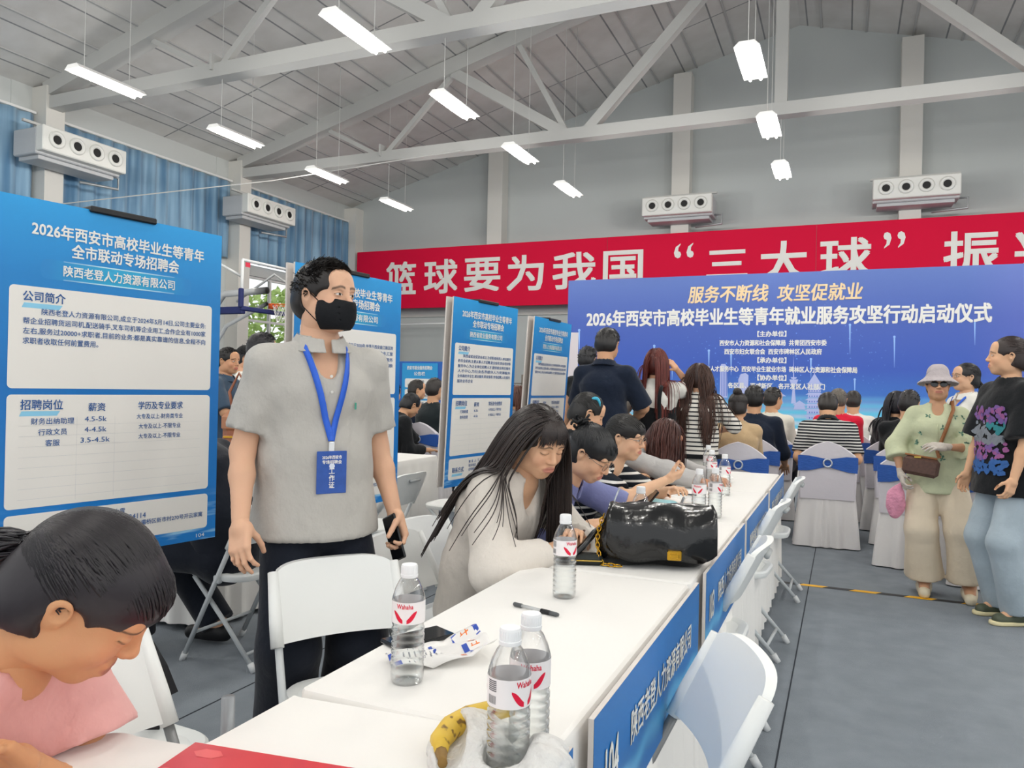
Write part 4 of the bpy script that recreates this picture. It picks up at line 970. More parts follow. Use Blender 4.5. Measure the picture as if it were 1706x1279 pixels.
HEADS = []
class Person: pass
def person(label, loc, face, H=1.68, sex='m', seated=False, lean=(.03, .05), twist=0, side=0, hp=0, hy=0, hroll=0, skin='#dba988', hand_t=None, elbow=None, palm=None, curl=(.28, .28), thumb=(.2, .2),
           feet=None, knee=None, hair=('short', '#1b1817'), top=None, bottom=None, shoes='#2a2a2c', fine=1.0, eyes='open', seat_h=.46, bulk=1.0, lip='#b5605a', skirt=None, headscale=1.0, hipdrop=0, legs=True, group=None, collar=None, neck_v=None):
    """face = world heading in degrees of the direction the person faces (0 = +y, positive turns towards -x).
    All positions in the person's frame: x to their right, y forward, z up."""
    o = Person(); s_ = H/1.7; f = sex != 'm'; g = thing('person', label, 'person', (*loc, 0), R(face), group); o.g = g
    hb = (.014 if fine >= 1 else .009)*1.0; hb = .018/fine if fine < 1 else .011
    X = np.array([1.0, 0, 0]); dirv = lambda a: np.array([sin(side)*.6, sin(a), cos(a)])/np.linalg.norm([sin(side)*.6, sin(a), cos(a)])
    Pz = (seat_h+.085) if seated else .925*s_-hipdrop
    Pv = np.array([0, 0, Pz]); W_ = Pv+dirv(lean[0]*.6)*.16*s_; C_ = W_+dirv(lean[0])*.22*s_; N_ = C_+dirv(lean[1])*.165*s_
    tx = np.array([cos(twist), sin(twist), 0]); sw = (.145 if f else .168)*s_*(bulk*.35+.65); SH = C_+dirv(lean[1])*.092*s_
    Hm = Matrix.Rotation(hy, 3, 'Z') @ Matrix.Rotation(hp, 3, 'X') @ Matrix.Rotation(hroll, 3, 'Y'); M = np.array(Hm)
    nb = N_+unit(dirv(lean[1])+.6*M[:, 2])*.055*s_; Hc = nb+M[:, 2]*.085*s_*headscale+M[:, 1]*.022*s_
    HEADS.append((label, g, Hc)); o.M, o.Hc, o.N, o.C, o.W, o.P, o.SH, o.tx = M, Hc, N_, C_, W_, Pv, SH, tx; o.s = s_*headscale
    b = bulk
    # limbs
    L1, L2 = .285*s_, .245*s_; o.arm = []
    for i, sg_ in enumerate((1, -1)):                        # right, left
        sh = SH+tx*sg_*sw-np.array([0, 0, .012]); tgt = (hand_t or {}).get('RL'[i]); 
        if tgt is None: tgt = sh+np.array([sg_*.07, .03, -(L1+L2)*.985])
        el, wr = ik(sh, tgt, L1, L2, (elbow or {}).get('RL'[i], (sg_*.5, -1, -.2))); o.arm.append((sh, el, wr))
    T1, T2 = .42*s_, .425*s_; o.leg = []
    for i, sg_ in enumerate((1, -1)):
        hp_ = Pv+np.array([sg_*.088*s_, 0, -.03*s_]); ft = (feet or {}).get('RL'[i])
        if ft is None: ft = (sg_*.11, .42, .085) if seated else (sg_*.10, .0, .085)
        kn, an = ik(hp_, ft, T1, T2, (knee or {}).get('RL'[i], (sg_*.15, 1, .6 if seated else .0))); o.leg.append((hp_, kn, an))
    # body: one surface
    allp = np.array([Pv, N_, Hc]+[q for a in o.arm for q in a]+[q for l in o.leg for q in l]); lo, hi = allp.min(0)-.2, allp.max(0)+.2
    B = SDF(lo, hi, hb)
    B.ecap(Pv-[0, 0, .03], W_, tx, (.145*s_, .10*s_*b), (.118*s_*b, .088*s_*b), 0); B.ecap(W_, C_, tx, (.118*s_*b, .088*s_*b), (.135*s_, .095*s_), .05); B.ecap(C_, SH+(N_-SH)*.4, tx, (.140*s_, .095*s_), (.10*s_, .06*s_), .05)
    B.cap(o.arm[0][0], o.arm[1][0], .048*s_, .048*s_, .05); B.cap(N_-[0, 0, .03], nb, (.052 if f else .06)*s_, (.047 if f else .056)*s_, .035); B.cap(nb, Hc-M[:, 2]*.04, (.047 if f else .056)*s_, .046*s_, .02)
    fa = .9 if f else 1.0
    for sh, el, wr in o.arm: B.cap(sh, el, .047*s_*fa*b**.5, .039*s_*fa, .03); B.cap(el, el+(wr-el)*.35, .038*s_*fa, .038*s_*fa, .02); B.cap(el+(wr-el)*.35, wr, .038*s_*fa, .026*s_*fa, .02)
    if legs:
        for hp_, kn, an in o.leg: B.cap(hp_, kn, .078*s_, .052*s_, .03); B.cap(kn, kn+(an-kn)*.35, .05*s_, .052*s_, .02); B.cap(kn+(an-kn)*.35, an, .052*s_, .036*s_, .02); B.cap(an, an+[0, .12, -.045], .04, .032, .03)
    V, Q = B.mesh(); parts = [(V, Q, skin_cols(len(V), skin))]
    hd = head('f' if f else 'm', eyes, .0022 if fine >= 1.5 else (.003 if fine >= 1 else .0045)); hv = hd[0]*s_*headscale@M.T+Hc; parts.append((hv, hd[1], skin_cols(len(hv), skin, hd[2], lip)))
    for i, sg_ in enumerate((1, -1)):
        sh, el, wr = o.arm[i]; fd = unit(wr-el); pd = (palm or {}).get('RL'[i]); hdirr = None
        if isinstance(pd, tuple) and len(pd) == 2: pd, hdirr = pd
        if pd is None: pd = np.array([-sg_, .25, 0]) if abs(fd[2]) > .6 else np.array([0, 0, -1.0])
        y_ = unit(hdirr) if hdirr is not None else fd; z_ = -np.asarray(pd, float); z_ = unit(z_-y_*(z_@y_)); x_ = np.cross(y_, z_)
        hv, hq = hand(curl[i], thumb[i], .0024 if fine >= 1.5 else (.0034 if fine >= 1 else .0055)); hv = hv.copy(); hq = hq.copy()
        if sg_ < 0: hv[:, 0] *= -1; hq = hq[:, ::-1]
        hv = hv*s_*(.86 if f else .94)@np.array([x_, y_, z_])+wr; parts.append((hv, hq, skin_cols(len(hv), skin)))
        setattr(o, 'hand'+'RL'[i], (wr, x_, y_, z_))
    V, Q, C3 = join_np(parts); obj_np('body', V, Q, skinm, g, C3)
    # upper garment
    if top:
        t_ = dict(mat=None, sleeve=.45, ease=.018, hem=-.10, flare=0, loose=0, name='shirt', vneck=0, cuffease=.016); t_.update(top); e = t_['ease']; hem = Pv+np.array([0, 0, t_['hem']])
        lo2 = np.minimum(lo, hem-.25); G = SDF(lo-.05, hi+.05, hb*.9); fl = t_['flare']
        if not seated: G.ecap(hem-[0, 0, .05], W_, tx, (.158*s_*b**.5+e+fl+.010, .112*s_*b+e+fl+.010), (.135*s_*b+e+fl*.3, .094*s_*b+e+fl*.3), 0)
        else: G.ecap(Pv-[0, 0, .03], W_, tx, (.155*s_+e+fl, .112*s_*b+e+fl), (.135*s_*b+e, .098*s_*b+e), 0)
        G.ecap(W_, C_, tx, (.135*s_*b+e, .094*s_*b+e), (.150*s_*b**.3+e, .100*s_+e), .05); G.ecap(C_, SH+(N_-SH)*.62, tx, (.146*s_*b**.3+e, .100*s_+e), (.070*s_+e*.4, .054*s_+e*.5), .05)
        G.cap(o.arm[0][0], o.arm[1][0], .040*s_+e*.7, .040*s_+e*.7, .03)
        if f and not t_.get('flat'): 
            fw_ = unit(np.cross(dirv(lean[1]), -tx)); fw_ = fw_ if fw_[1] > 0 else -fw_
            for sg_ in (-1, 1): G.ell(C_+fw_*.075*s_+tx*sg_*.065*s_-[0, 0, .01], (.06*s_, .055*s_, .06*s_), .05)
        for sh, el, wr in o.arm: G.cap(N_-dirv(lean[1])*.035*s_, sh, .050*s_+e*.3, .040*s_+e*.6, .03)
        for sh, el, wr in o.arm:
            sl_ = t_['sleeve']; c = t_['cuffease']
            if sl_ <= 1: q = sh+(el-sh)*sl_; G.cap(sh, q, .046*s_*b**.4+e*.6, .043*s_+c+e*.3, .03, flat=True)
            else: G.cap(sh, el, .047*s_*b**.4+e*.8, .043*s_+e*.9, .03); q = el+(wr-el)*(sl_-1); G.cap(el, q, .045*s_+e, .033*s_+c, .03, flat=True)
        if t_['loose']: G.noise(t_['loose']*.7, 34, 3, (1, 1, .7)); G.noise(t_['loose']*.35, 80, 5)
        if not seated: G.plane(hem, (0, 0, -1))
        if t_['vneck']:
            fw_ = unit(np.cross(X, dirv(lean[1]))); fw_ = fw_ if fw_[1] > 0 else -fw_
            G.ell(N_+fw_*(.085*s_)-dirv(lean[1])*.02*s_, (.045*s_, .065*s_, t_['vneck']), .01, '-'); 
        G.cap(N_-dirv(lean[1])*.008, N_+dirv(lean[1])*.2, .055*s_, .075*s_, .008, '-')
        V, Q = G.mesh(); o.shirt = obj_np(t_['name'], V, Q, t_['mat'], g); o.shirt_np = (V, Q)
    if collar:
        G = SDF(N_-.16, N_+.16, .004 if fine >= 1 else .006); up_ = unit(.75*dirv(lean[1])+.25*M[:, 2]); fwd = unit(np.cross(X, up_)); fwd = fwd if fwd[1] > 0 else -fwd
        G.cap(N_-up_*.045, N_+up_*.035, .112*s_, .067*s_, 0); G.cap(N_-up_*.10, N_+up_*.10, .108*s_, .050*s_, 0, '-'); G.plane(N_+up_*.026, unit(up_+fwd*.30)); G.plane(N_-up_*.034, unit(-up_-fwd*.1))
        G.ell(N_+fwd*.10-up_*.01, (.012, .07, .08), .004, '-'); V, Q = G.mesh()
        if len(V): obj_np('collar', V, Q, collar, g)
    if skirt and not seated:
        G = SDF(lo-.12, hi+.12, hb); hem = np.array([0, 0, skirt['hem']]); G.ecap(hem-[0, 0, .06], Pv, tx, skirt['r'], (.165*s_, .12*s_), 0); G.ecap(Pv, W_+(W_-Pv)*.15, tx, (.165*s_, .12*s_), (.130*s_, .098*s_), .03)
        Xg, Yg, Zg = np.meshgrid(*G.ax, indexing='ij', sparse=True); G.F = G.F+(.008*np.sin(np.arctan2(Yg, Xg)*skirt.get('pleats', 22))*np.clip((Pv[2]+.05-Zg)*3, 0, 1)).astype(np.float32)
        G.plane(hem, (0, 0, -1)); V, Q = G.mesh(); obj_np('skirt', V, Q, skirt['mat'], g)
    elif bottom:
        b_ = dict(mat=None, ease=.012, r0=.082, r1=.066, r2=.062, end=1.0, loose=.002); b_.update(bottom); G = SDF(lo-.06, hi+.06, hb); e = b_['ease']
        G.ecap(Pv-[0, 0, .05], W_-(W_-Pv)*.35, tx, (.148*s_*b**.4+e*.8, .104*s_*b+e*.8), (.126*s_*b**.7+e*.4, .088*s_*b+e*.4), 0)
        for hp_, kn, an in o.leg: G.cap(hp_, kn, b_['r0']*s_+e*.6, b_['r1']*s_+e, .03); q = kn+(an-kn)*b_['end']; G.cap(kn, q, b_['r1']*s_+e, b_['r2']*s_+e, .03, flat=True)
        if b_['loose']: G.noise(b_['loose']*.6, 42, 9, (1, 1, .35))
        V, Q = G.mesh(); obj_np('trousers', V, Q, b_['mat'], g)
    if legs and shoes:
        sm = shoes if not isinstance(shoes, str) else mat('shoe_'+shoes.strip('#'), shoes, .5)
        for hp_, kn, an in o.leg:
            G = SDF(an-.32, an+.32, .008); d = unit(np.array([(an-kn)[0]*0, 1, 0])); G.cap(an+[0, -.035, -.045], an+[0, .15, -.055], .042, .036, 0); G.cap(an+[0, 0, -.03], an+[0, .05, -.04], .046, .040, .03); G.plane((0, 0, an[2]-.084), (0, 0, -1))
            V, Q = G.mesh(); sho = obj_np('shoe', V, Q, sm, g)
    o.hair = make_hair(o, hair, fine, g) if hair else None
    return o

def make_hair(o, hair, fine, g):
    kind, col = hair[0], hair[1]; opt = hair[2] if len(hair) > 2 else {}; m = hair_mat(col); M, Hc, s_ = o.M, o.Hc, o.s; rg = np.random.default_rng(len(bpy.data.objects)); hh = .0045 if fine >= 1 else .007
    n = int((850 if fine >= 1.5 else 480 if fine >= 1 else 160)*opt.get('dens', 1)); rad = opt.get('rad', .0026 if fine >= 1.5 else .0034 if fine >= 1 else .0065)
    wloc = lambda p: p*s_@M.T+Hc; back = -M[:, 1]; down = np.array([0, 0, -1.0]); Rw = SK_R*s_; Cw = wloc(SK_C)
    V, Q = scalp_shell(Hc, M, opt.get('thick', .010 if kind == 'short' else .006 if kind == 'crew' else .010), 'short' if kind in ('short', 'crew') else 'tied' if kind in ('tied', 'bun', 'pony') else 'long', hh, s_, opt.get('hl', .078), opt.get('hly', .070))
    parts = [(V, Q, np.zeros((len(V), 3)))]
    def sim(root, d0, length, K, grav, follow=.0, wave=0, gd=down):
        p = root.copy(); d = d0.copy(); out = [p.copy()]; st = length/(K-1) if np.ndim(length) == 0 else (length/(K-1))[:, None]; ph = rg.uniform(0, 6, (len(p), 1))
        pd_ = opt.get('pad', .012)
        for k in range(1, K):
            d = d*(1-grav)+gd*grav; d /= np.linalg.norm(d, axis=1, keepdims=True); q = p+d*st
            if wave: q = q+np.cross(d, M[:, 1])*np.sin(k*.9+ph)*wave
            for _ in range(2):
                q = push_ell(q, Cw, Rw*1.10+.006, M); q = push_ell(q, wloc(np.array([0, .03, -.035])), np.array([.066, .066, .085])*s_, M)
                q = push_cap(q, o.N-[0, 0, .05], Hc, .062*s_, .06*s_); q = push_cap(q, o.P, o.C, .125*s_+pd_, .135*s_+pd_); q = push_cap(q, o.C, o.SH, .135*s_+pd_, .10*s_+pd_); q = push_cap(q, o.arm[0][0], o.arm[1][0], .070*s_+pd_, .070*s_+pd_)
                for (a_, e_, w__) in o.arm: q = push_cap(q, a_, e_, .070*s_+pd_, .062*s_+pd_)
            nd = q-p; d = nd/(np.linalg.norm(nd, axis=1, keepdims=True)+1e-9); p = q; out.append(p.copy())
        return np.stack(out, 1)
    if kind in ('short', 'crew'):
        L = opt.get('len', .030 if kind == 'short' else .012); D = scalp_points(int(n*2.2), rg, zmin=-.25); D = D[(D[:, 2] > .1) | (kind == 'short')]
        rt = wloc(SK_C+D*(SK_R+.006)); fwd = M[:, 1]*opt.get('fwd', .8); dr = unit(np.array([0, 0, 0])+1e-9)
        d0 = D@M.T*.38+fwd[None]*np.clip(D[:, 2:3]+.2, 0, 1)+rg.normal(0, .16, (len(D), 3))+M[:, 2]*-.25*(D[:, 2:3] < .35); d0 /= np.linalg.norm(d0, axis=1, keepdims=True)
        ln_ = L*(.5+.8*np.clip(D[:, 2]+.1, 0, 1)); K = 4; seg = [rt]; d = d0
        for k in range(1, K): seg.append(seg[-1]+d*(ln_/(K-1))[:, None]); d = d+down*.12; d /= np.linalg.norm(d, axis=1, keepdims=True)
        v, q = strands_mesh(np.stack(seg, 1), rad*.75, .0008, 4); parts.append((v, q, np.zeros((len(v), 3))))
    elif kind == 'long':
        D = scalp_points(n, rg, zmin=-.5); part = opt.get('part', 0.0); rt = wloc(SK_C+D*(SK_R+.008)); sx_ = np.sign(D[:, 0:1]-part+1e-6)
        d0 = sx_*np.array([[.8, 0, 0]])+np.array([[0, -.35, -.35]]); d0 = d0-D*np.sum(d0*D, 1, keepdims=True); d0 /= np.linalg.norm(d0, axis=1, keepdims=True); d0 = d0@M.T
        ln_ = opt.get('len', .5)*rg.uniform(.82, 1.05, n); K = 20 if fine >= 1 else 13; gd = np.tile(down, (n, 1))
        if 'gdir' in opt: sel = (D[:, 0] > -.35) | (D[:, 1] < -.2); gd[sel] = unit(opt['gdir']); d0[sel] = d0[sel]*.55+back*.75
        Pn = sim(rt, d0, ln_, K, opt.get('grav', .40), wave=opt.get('wave', 0), gd=gd); Pn[:, 2:-1] = (Pn[:, 1:-2]+2*Pn[:, 2:-1]+Pn[:, 3:])/4; v, q = strands_mesh(Pn, rad*1.2, rad*.55, 4); parts.append((v, q, np.zeros((len(v), 3))))
        if opt.get('fringe', 1):
            nf = n//4; th = rg.uniform(-.85, .85, nf); D = np.stack([np.sin(th)*.55, np.full(nf, .62), np.full(nf, .72)], 1)+rg.normal(0, .04, (nf, 3)); D /= np.linalg.norm(D, axis=1, keepdims=True); rt = SK_C+D*(SK_R+.014)
            seg = [rt]; L = opt.get('flen', .075)*rg.uniform(.8, 1.1, (nf, 1)); d = np.stack([th*.35, np.full(nf, .75), np.full(nf, -.5)], 1)
            for k in range(1, 7):
                p = seg[-1]+unit(np.array([0, 0, 0])+1e-9)*0+d/np.linalg.norm(d, axis=1, keepdims=True)*L/6; p = push_ell(p, SK_C, SK_R*1.02+.004, np.eye(3)); p = push_ell(p, np.array([0, .050, .055]), np.array([.062, .056, .052]), np.eye(3)); p = push_ell(p, np.array([0, .034, .005]), np.array([.072, .079, .092]), np.eye(3)); seg.append(p); d = d+np.array([0, -.18, -.35])
            Pn = np.stack(seg, 1); v, q = strands_mesh(Pn.reshape(-1, 3).reshape(Pn.shape)*s_@M.T+Hc, rad*.9, rad*.3, 4); parts.append((v, q, np.zeros((len(v), 3))))
    elif kind in ('tied', 'bun', 'pony'):
        tie = np.array(opt.get('tie', (0, -.105, .0))); D = scalp_points(n, rg, opt.get('front', .62), zmin=-.35); A = SK_C+D*(SK_R+.009); K = 9; seg = []
        for k in range(K):
            t_ = k/(K-1); p = A*(1-t_)+tie*t_+np.array([0, 0, .018])*sin(pi*t_); q = push_ell(p, SK_C, SK_R+.010, np.eye(3)); q = push_ell(q, np.array([0, .030, .050]), np.array([.070, .078, .059]), np.eye(3)) if opt.get('hl', 1) < .06 else q; seg.append(q)
        seg[-1] = np.tile(tie, (n, 1))+rg.normal(0, .006, (n, 3)); v, q = strands_mesh(wloc(np.stack(seg, 1).reshape(-1, 3)).reshape(n, K, 3), rad, rad*.7, 4); parts.append((v, q, np.zeros((len(v), 3))))
        if kind == 'pony':
            m2 = n//3; rt = np.tile(wloc(tie), (m2, 1))+rg.normal(0, .007, (m2, 3)); d0 = np.tile(unit(opt.get('pdir', np.array([0, -1, .1])@M.T)), (m2, 1))+rg.normal(0, .12, (m2, 3)); d0 /= np.linalg.norm(d0, axis=1, keepdims=True)
            Pn = sim(rt, d0, opt.get('len', .28)*rg.uniform(.75, 1, m2), 12, opt.get('grav', .25)); v, q = strands_mesh(Pn, rad*1.3, rad*.5, 4); parts.append((v, q, np.zeros((len(v), 3))))
            mb = MB(); c = wloc(tie); d = unit(c-Cw); e1 = unit(np.cross(d, [0, 0, 1])); e2 = np.cross(d, e1); mb.tube([c+.019*(cos(a)*e1+sin(a)*e2) for a in np.linspace(0, 2*pi, 17)], .006, 6, closed=True); mb.build('hair_tie', mat('hair_tie', '#141416', .7), g, True)
        if kind == 'bun':
            rb = opt.get('rb', .042); m2 = n//3; th = rg.uniform(0, 2*pi, m2); K = 14; seg = []; bc = tie+unit(tie-SK_C)*rb*.55
            ax1 = rg.normal(0, 1, (m2, 3)); ax1 /= np.linalg.norm(ax1, axis=1, keepdims=True); ax2 = np.cross(ax1, rg.normal(0, 1, (m2, 3))); ax2 /= np.linalg.norm(ax2, axis=1, keepdims=True)
            for k in range(K): a = 2*pi*k/(K-1)*.8; seg.append(bc+rb*rg.uniform(.9, 1.02)*(cos(a)*ax1+sin(a)*ax2))
            v, q = strands_mesh(wloc(np.stack(seg, 1).reshape(-1, 3)).reshape(m2, K, 3), rad*1.6, rad, 4); parts.append((v, q, np.zeros((len(v), 3))))
            S2 = SDF(bc-.09, bc+.09, .005); S2.ell(bc, (rb*.92,)*3, 0); v, q = S2.mesh(); parts.append((v*s_@M.T+Hc, q, np.zeros((len(v), 3))))
    V, Q, _ = join_np(parts); return obj_np('hair', V, Q, m, g)

def glasses(o, m, name='glasses', lens=None, rx=.0215, rz=.017):
    W = lambda p: np.asarray(p, float)*o.s@o.M.T+o.Hc; mb = MB(); last = None
    for sg_ in (-1, 1):
        mb.tube([W((sg_*.0315+rx*cos(a), .103-.10*abs(sg_*.0315+rx*cos(a))**1.6, .002+rz*sin(a))) for a in np.linspace(0, 2*pi, 25)], .0012, 6, closed=True)
        mb.tube([W((sg_*(.0315+rx), .094, .006)), W((sg_*.072, .075, .008)), W((sg_*.082, -.005, .012))], .0013, 5)
    mb.tube([W((-.010, .104, .005)), W((0, .107, .007)), W((.010, .104, .005))], .0012, 5); gl = mb.build(name, m, o.g, True)
    if lens:
        for sg_ in (-1, 1):
            mb = MB(); pts = [W((sg_*.0315+rx*cos(a), .1025-.10*abs(sg_*.0315+rx*cos(a))**1.6, .002+rz*sin(a))) for a in np.linspace(0, 2*pi, 20, endpoint=False)]; mb.raw(pts+[W((sg_*.0315, .1045, .002))], [(i, (i+1) % 20, 20) for i in range(20)]); mb.build('lens', lens, gl, True)
    return gl
# ------------------------------------------------------------------ the people
def fab(name, col, **k): return mat(name, col, k.pop('rough', .85), .2, sheen=.15, bump=k.pop('bump', (16, .35)), **k)
greyp = fab('polo_grey', '#b9b6b0', bump=(9, 1.0, (1, 1, .7))); navyt = fab('trouser_navy', '#161b26', bump=(9, .5)); black = fab('cloth_black', '#17191c'); navy = fab('polo_navy', '#1a2334')
blouse = fab('blouse_white', '#ddd6cd', bump=(10, 1.0, (1, 1, .6))); peri = fab('polo_periwinkle', '#7f86b6'); pink = fab('blouse_pink', '#e2aaa6', bump=(9, .9, (1, 1, .6))); grj = fab('jacket_grey', '#b9b6b4'); beige = fab('shirt_beige', '#c2a782'); wshirt = fab('shirt_white', '#e6e4dd'); cream = fab('shirt_cream', '#e2ddd0')
redp = fab('polo_red', '#d81e3c'); slate = fab('polo_slate', '#3d4f62'); greyk = fab('knit_grey', '#8f8d90'); jeans = fab('jeans_pale', '#a9b7c0', vary=(6, .12)); khaki = fab('trouser_khaki', '#8b7f68'); creamt = fab('trouser_cream', '#dccdb6')
stripebw = mat('knit_stripe', '#e8e3da', .85, .2, stripes=('z', .034, .32, '#23242a'), bump=(30, .2)); stripepolo = mat('polo_stripe', '#c9c8c4', .85, .2, stripes=('z', .026, .55, '#22242a'), bump=(20, .25)); stripetop = mat('top_stripe', '#1b2028', .85, .2, stripes=('z', .040, .3, '#e2e0da'), bump=(20, .25))
gmetal = mat('glasses_wire', '#8d8078', .3, metal=.8); lany = mat('lanyard_blue', '#2a63d6', .5, bump=(300, .2)); clearp = mat('clear_plastic', '#ffffff', .15, .6, alpha=.25)

def front(o, x, z, s=1, pad=.004, r=.02):
    """point just off the shirt front (s=1) or back (s=-1) at x, z in the person's frame"""
    V = o.shirt_np[0]; d = (V[:, 0]-x)**2+(V[:, 2]-z)**2; k = d < r*r
    if not k.any(): k = d <= d.min()+1e-9
    y = V[k, 1].max() if s > 0 else V[k, 1].min(); return np.array([x, y+s*pad, z])
def ribbon(o, pts, wd, m, name, parent=None, th=.0015):
    pts = [np.asarray(p, float) for p in pts]; A = []
    for i, p in enumerate(pts):
        d = unit(pts[min(i+1, len(pts)-1)]-pts[max(i-1, 0)]); w_ = unit(np.cross(d, unit(p-np.array([o.C[0], o.C[1], p[2]])))) ; n_ = np.cross(w_, d); A.append([p-w_*wd/2+n_*th, p+w_*wd/2+n_*th, p+w_*wd/2-n_*th, p-w_*wd/2-n_*th])
    mb = MB(); mb.grid(np.array(A), closed_u=True); return mb.build(name, m, parent or o.g, True)
def lanyard(o, xb, zb, card=None, wd=.016):
    """blue neck strap meeting at xb, zb on the shirt front"""
    N = o.N; L = []
    for sg_ in (-1, 1):
        pts = [N+np.array([sg_*.03, -.062, .015]), N+np.array([sg_*.066, -.02, .008])]; x0, z0 = N[0]+sg_*.072, N[2]-.03
        for t_ in np.linspace(0, 1, 9): pts.append(front(o, x0+(xb-x0)*t_, z0+(zb-z0)*t_))
        ribbon(o, pts, wd, lany, 'lanyard_strap')
    p = front(o, xb, zb)
    mb = MB(); mb.box(p+[0, .004, -.02], (.018, .007, .034), bev=.003); mb.build('lanyard_clip', mat('clip_white', '#e6e8ea', .4), o.g)
    return p

# --- the man with the mask
o = person('man standing in light grey polo and black face mask with blue lanyard', (-1.615, 2.07), -124, 1.70, 'm', lean=(.0, .02), hp=.02, hy=.50, fine=1.5, bulk=1.12, skin='#dfb193',
           hand_t={'R': (.265, .10, .895), 'L': (-.26, .06, .885)}, elbow={'R': (.12, -1, 0), 'L': (-.12, -1, 0)}, curl=((.5, .42, .4, .45), .75), thumb=(1.2, .8), palm={'R': (-.75, -.65, 0), 'L': (.9, .2, 0)},
           hair=('short', '#1d1917', {'len': .026, 'fwd': 1.1, 'dens': 1.6, 'thick': .013}), top=dict(mat=greyp, sleeve=.78, ease=.022, hem=-.10, flare=.022, loose=.0035, name='polo_shirt', vneck=.12, cuffease=.022), collar=greyp, bottom=dict(mat=navyt, ease=.02, r0=.078, r1=.076, r2=.078, loose=.004), shoes='#1a1a1c')
p = lanyard(o, .0, 1.145, wd=.02)
W = lambda q: np.asarray(q, float)*o.s@o.M.T+o.Hc
c = p+np.array([.0, .008, -.10]); g2 = None
mb = MB(); mb.box(c, (.098, .003, .135), bev=.0014); cd_ = mb.build('name_badge', mat('badge_blue', '#2f56a8', .25, .6, vary=(40, .12)), o.g)
mb = MB(); FR = lambda u, v: (c[0]-u, c[1]+.0022, c[2]+v); put_text(mb, '2026年西安市', -.032, .032, .048, .012, FR, .02); put_text(mb, '专场招聘会', -.032, .032, .033, .012, FR, .02)
for k, ch in enumerate('工作证'): put_text(mb, ch, -.009, .009, .004-.022*k, .019, FR, .02)
mb.build('lettering', white, cd_)
mb = MB(); mb.lathe([(.009, 0), (.009, .0012)], (c[0], c[1]+.0022, c[2]+.02), 16, np.array([[1, 0, 0], [0, 0, 1], [0, 1, 0]], float)); mb.build('badge_emblem', mat('emblem', '#dfe6f2', .5), cd_)
# buttons and small chest logo
mb = MB()
for z in (-.12, -.17): q = front(o, 0, o.N[2]+z, pad=.001); mb.lathe([(.005, -.001), (.005, .002)], q, 12, np.array([[1, 0, 0], [0, 0, 1], [0, 1, 0]], float)); 
mb.build('button', mat('button', '#d8d6d0', .4), o.g)
q = front(o, -.085, 1.255, pad=.001); mb = MB(); mb.box(q, (.006, .0015, .022)); mb.build('chest_logo', mat('logo_green', '#4a9a86', .6), o.g)
# mask
G = SDF((-.10, .0, -.14), (.10, .16, .03), .0025)
G.ell((0, .030, -.050), (.076, .083, .074), 0); G.ell((0, .086, -.030), (.028, .032, .030), .03); G.ell((0, .075, -.080), (.034, .030, .034), .03)
G.plane((0, .09, -.012), unit((0, .25, 1))); G.plane((0, .03, 0), unit((0, -1, .05))); G.plane((0, 0, -.108), unit((0, 0, -1)))
for z in (-.04, -.06, -.08): G.cap((-.07, .098, z), (.07, .098, z), .0015, .0015, .004, '-')
V, Q = G.mesh(); msk = obj_np('face_mask', V*o.s@o.M.T+o.Hc, Q, mat('mask_black', '#15171b', .75, .3, bump=(40, .15)), o.g)
for sg_ in (-1, 1):
    mb = MB(); mb.tube([W((sg_*.066, .034, -.018)), W((sg_*.078, .012, .006)), W((sg_*.083, -.018, .022))], .0016, 6); mb.tube([W((sg_*.064, .034, -.090)), W((sg_*.075, .0, -.055)), W((sg_*.082, -.022, -.032))], .0016, 6); mb.build('ear_loop', mat('mask_black', '#15171b'), msk, True)
wr, x_, y_, z_ = o.handL
mb = MB(); Rm = np.array([x_, y_, z_]).T; mb.box((0, 0, 0), (.075, .155, .009), bev=.004); ph = mb.build('phone', mat('phone_black', '#141518', .2, .6), None); 
yaw_ = Matrix.Rotation(R(-124), 4, 'Z'); ph.matrix_world = Matrix.Translation((-1.615, 2.07, 0)) @ yaw_ @ Matrix.Translation(Vector(wr+y_*.085-z_*.028)) @ Matrix(Rm.tolist()).to_4x4(); tag(ph, 'dark smartphone held in the hanging hand of the masked man', 'phone')

# --- the girl bowed over the near table
o = person('girl in pink blouse bowed over the near table, dark hair tied back', (-1.31, .715), -82, 1.45, 'f', True, lean=(.36, .74), hp=-.72, hy=.52, hroll=.12, fine=1.5, skin='#d39c72', eyes='down', lip='#a8615a', headscale=1.17, seat_h=.42,
           hand_t={'R': (.16, .30, .77), 'L': (.04, .26, .785)}, elbow={'R': (.3, -.6, -.8), 'L': (-1, -.3, -.4)}, palm={'R': (0, 0, -1), 'L': (0, 0, -1)}, curl=(.6, .4), hair=('pony', '#1c181c', {'tie': (0, -.108, .012), 'len': .26, 'dens': 1.6, 'rad': .0026, 'grav': .08, 'pdir': (-.1, -1, .0), 'hl': .054, 'hly': .036, 'front': .15}), top=dict(mat=pink, sleeve=.55, ease=.024, loose=.003, cuffease=.04), bottom=dict(mat=navyt), shoes='#26262a')
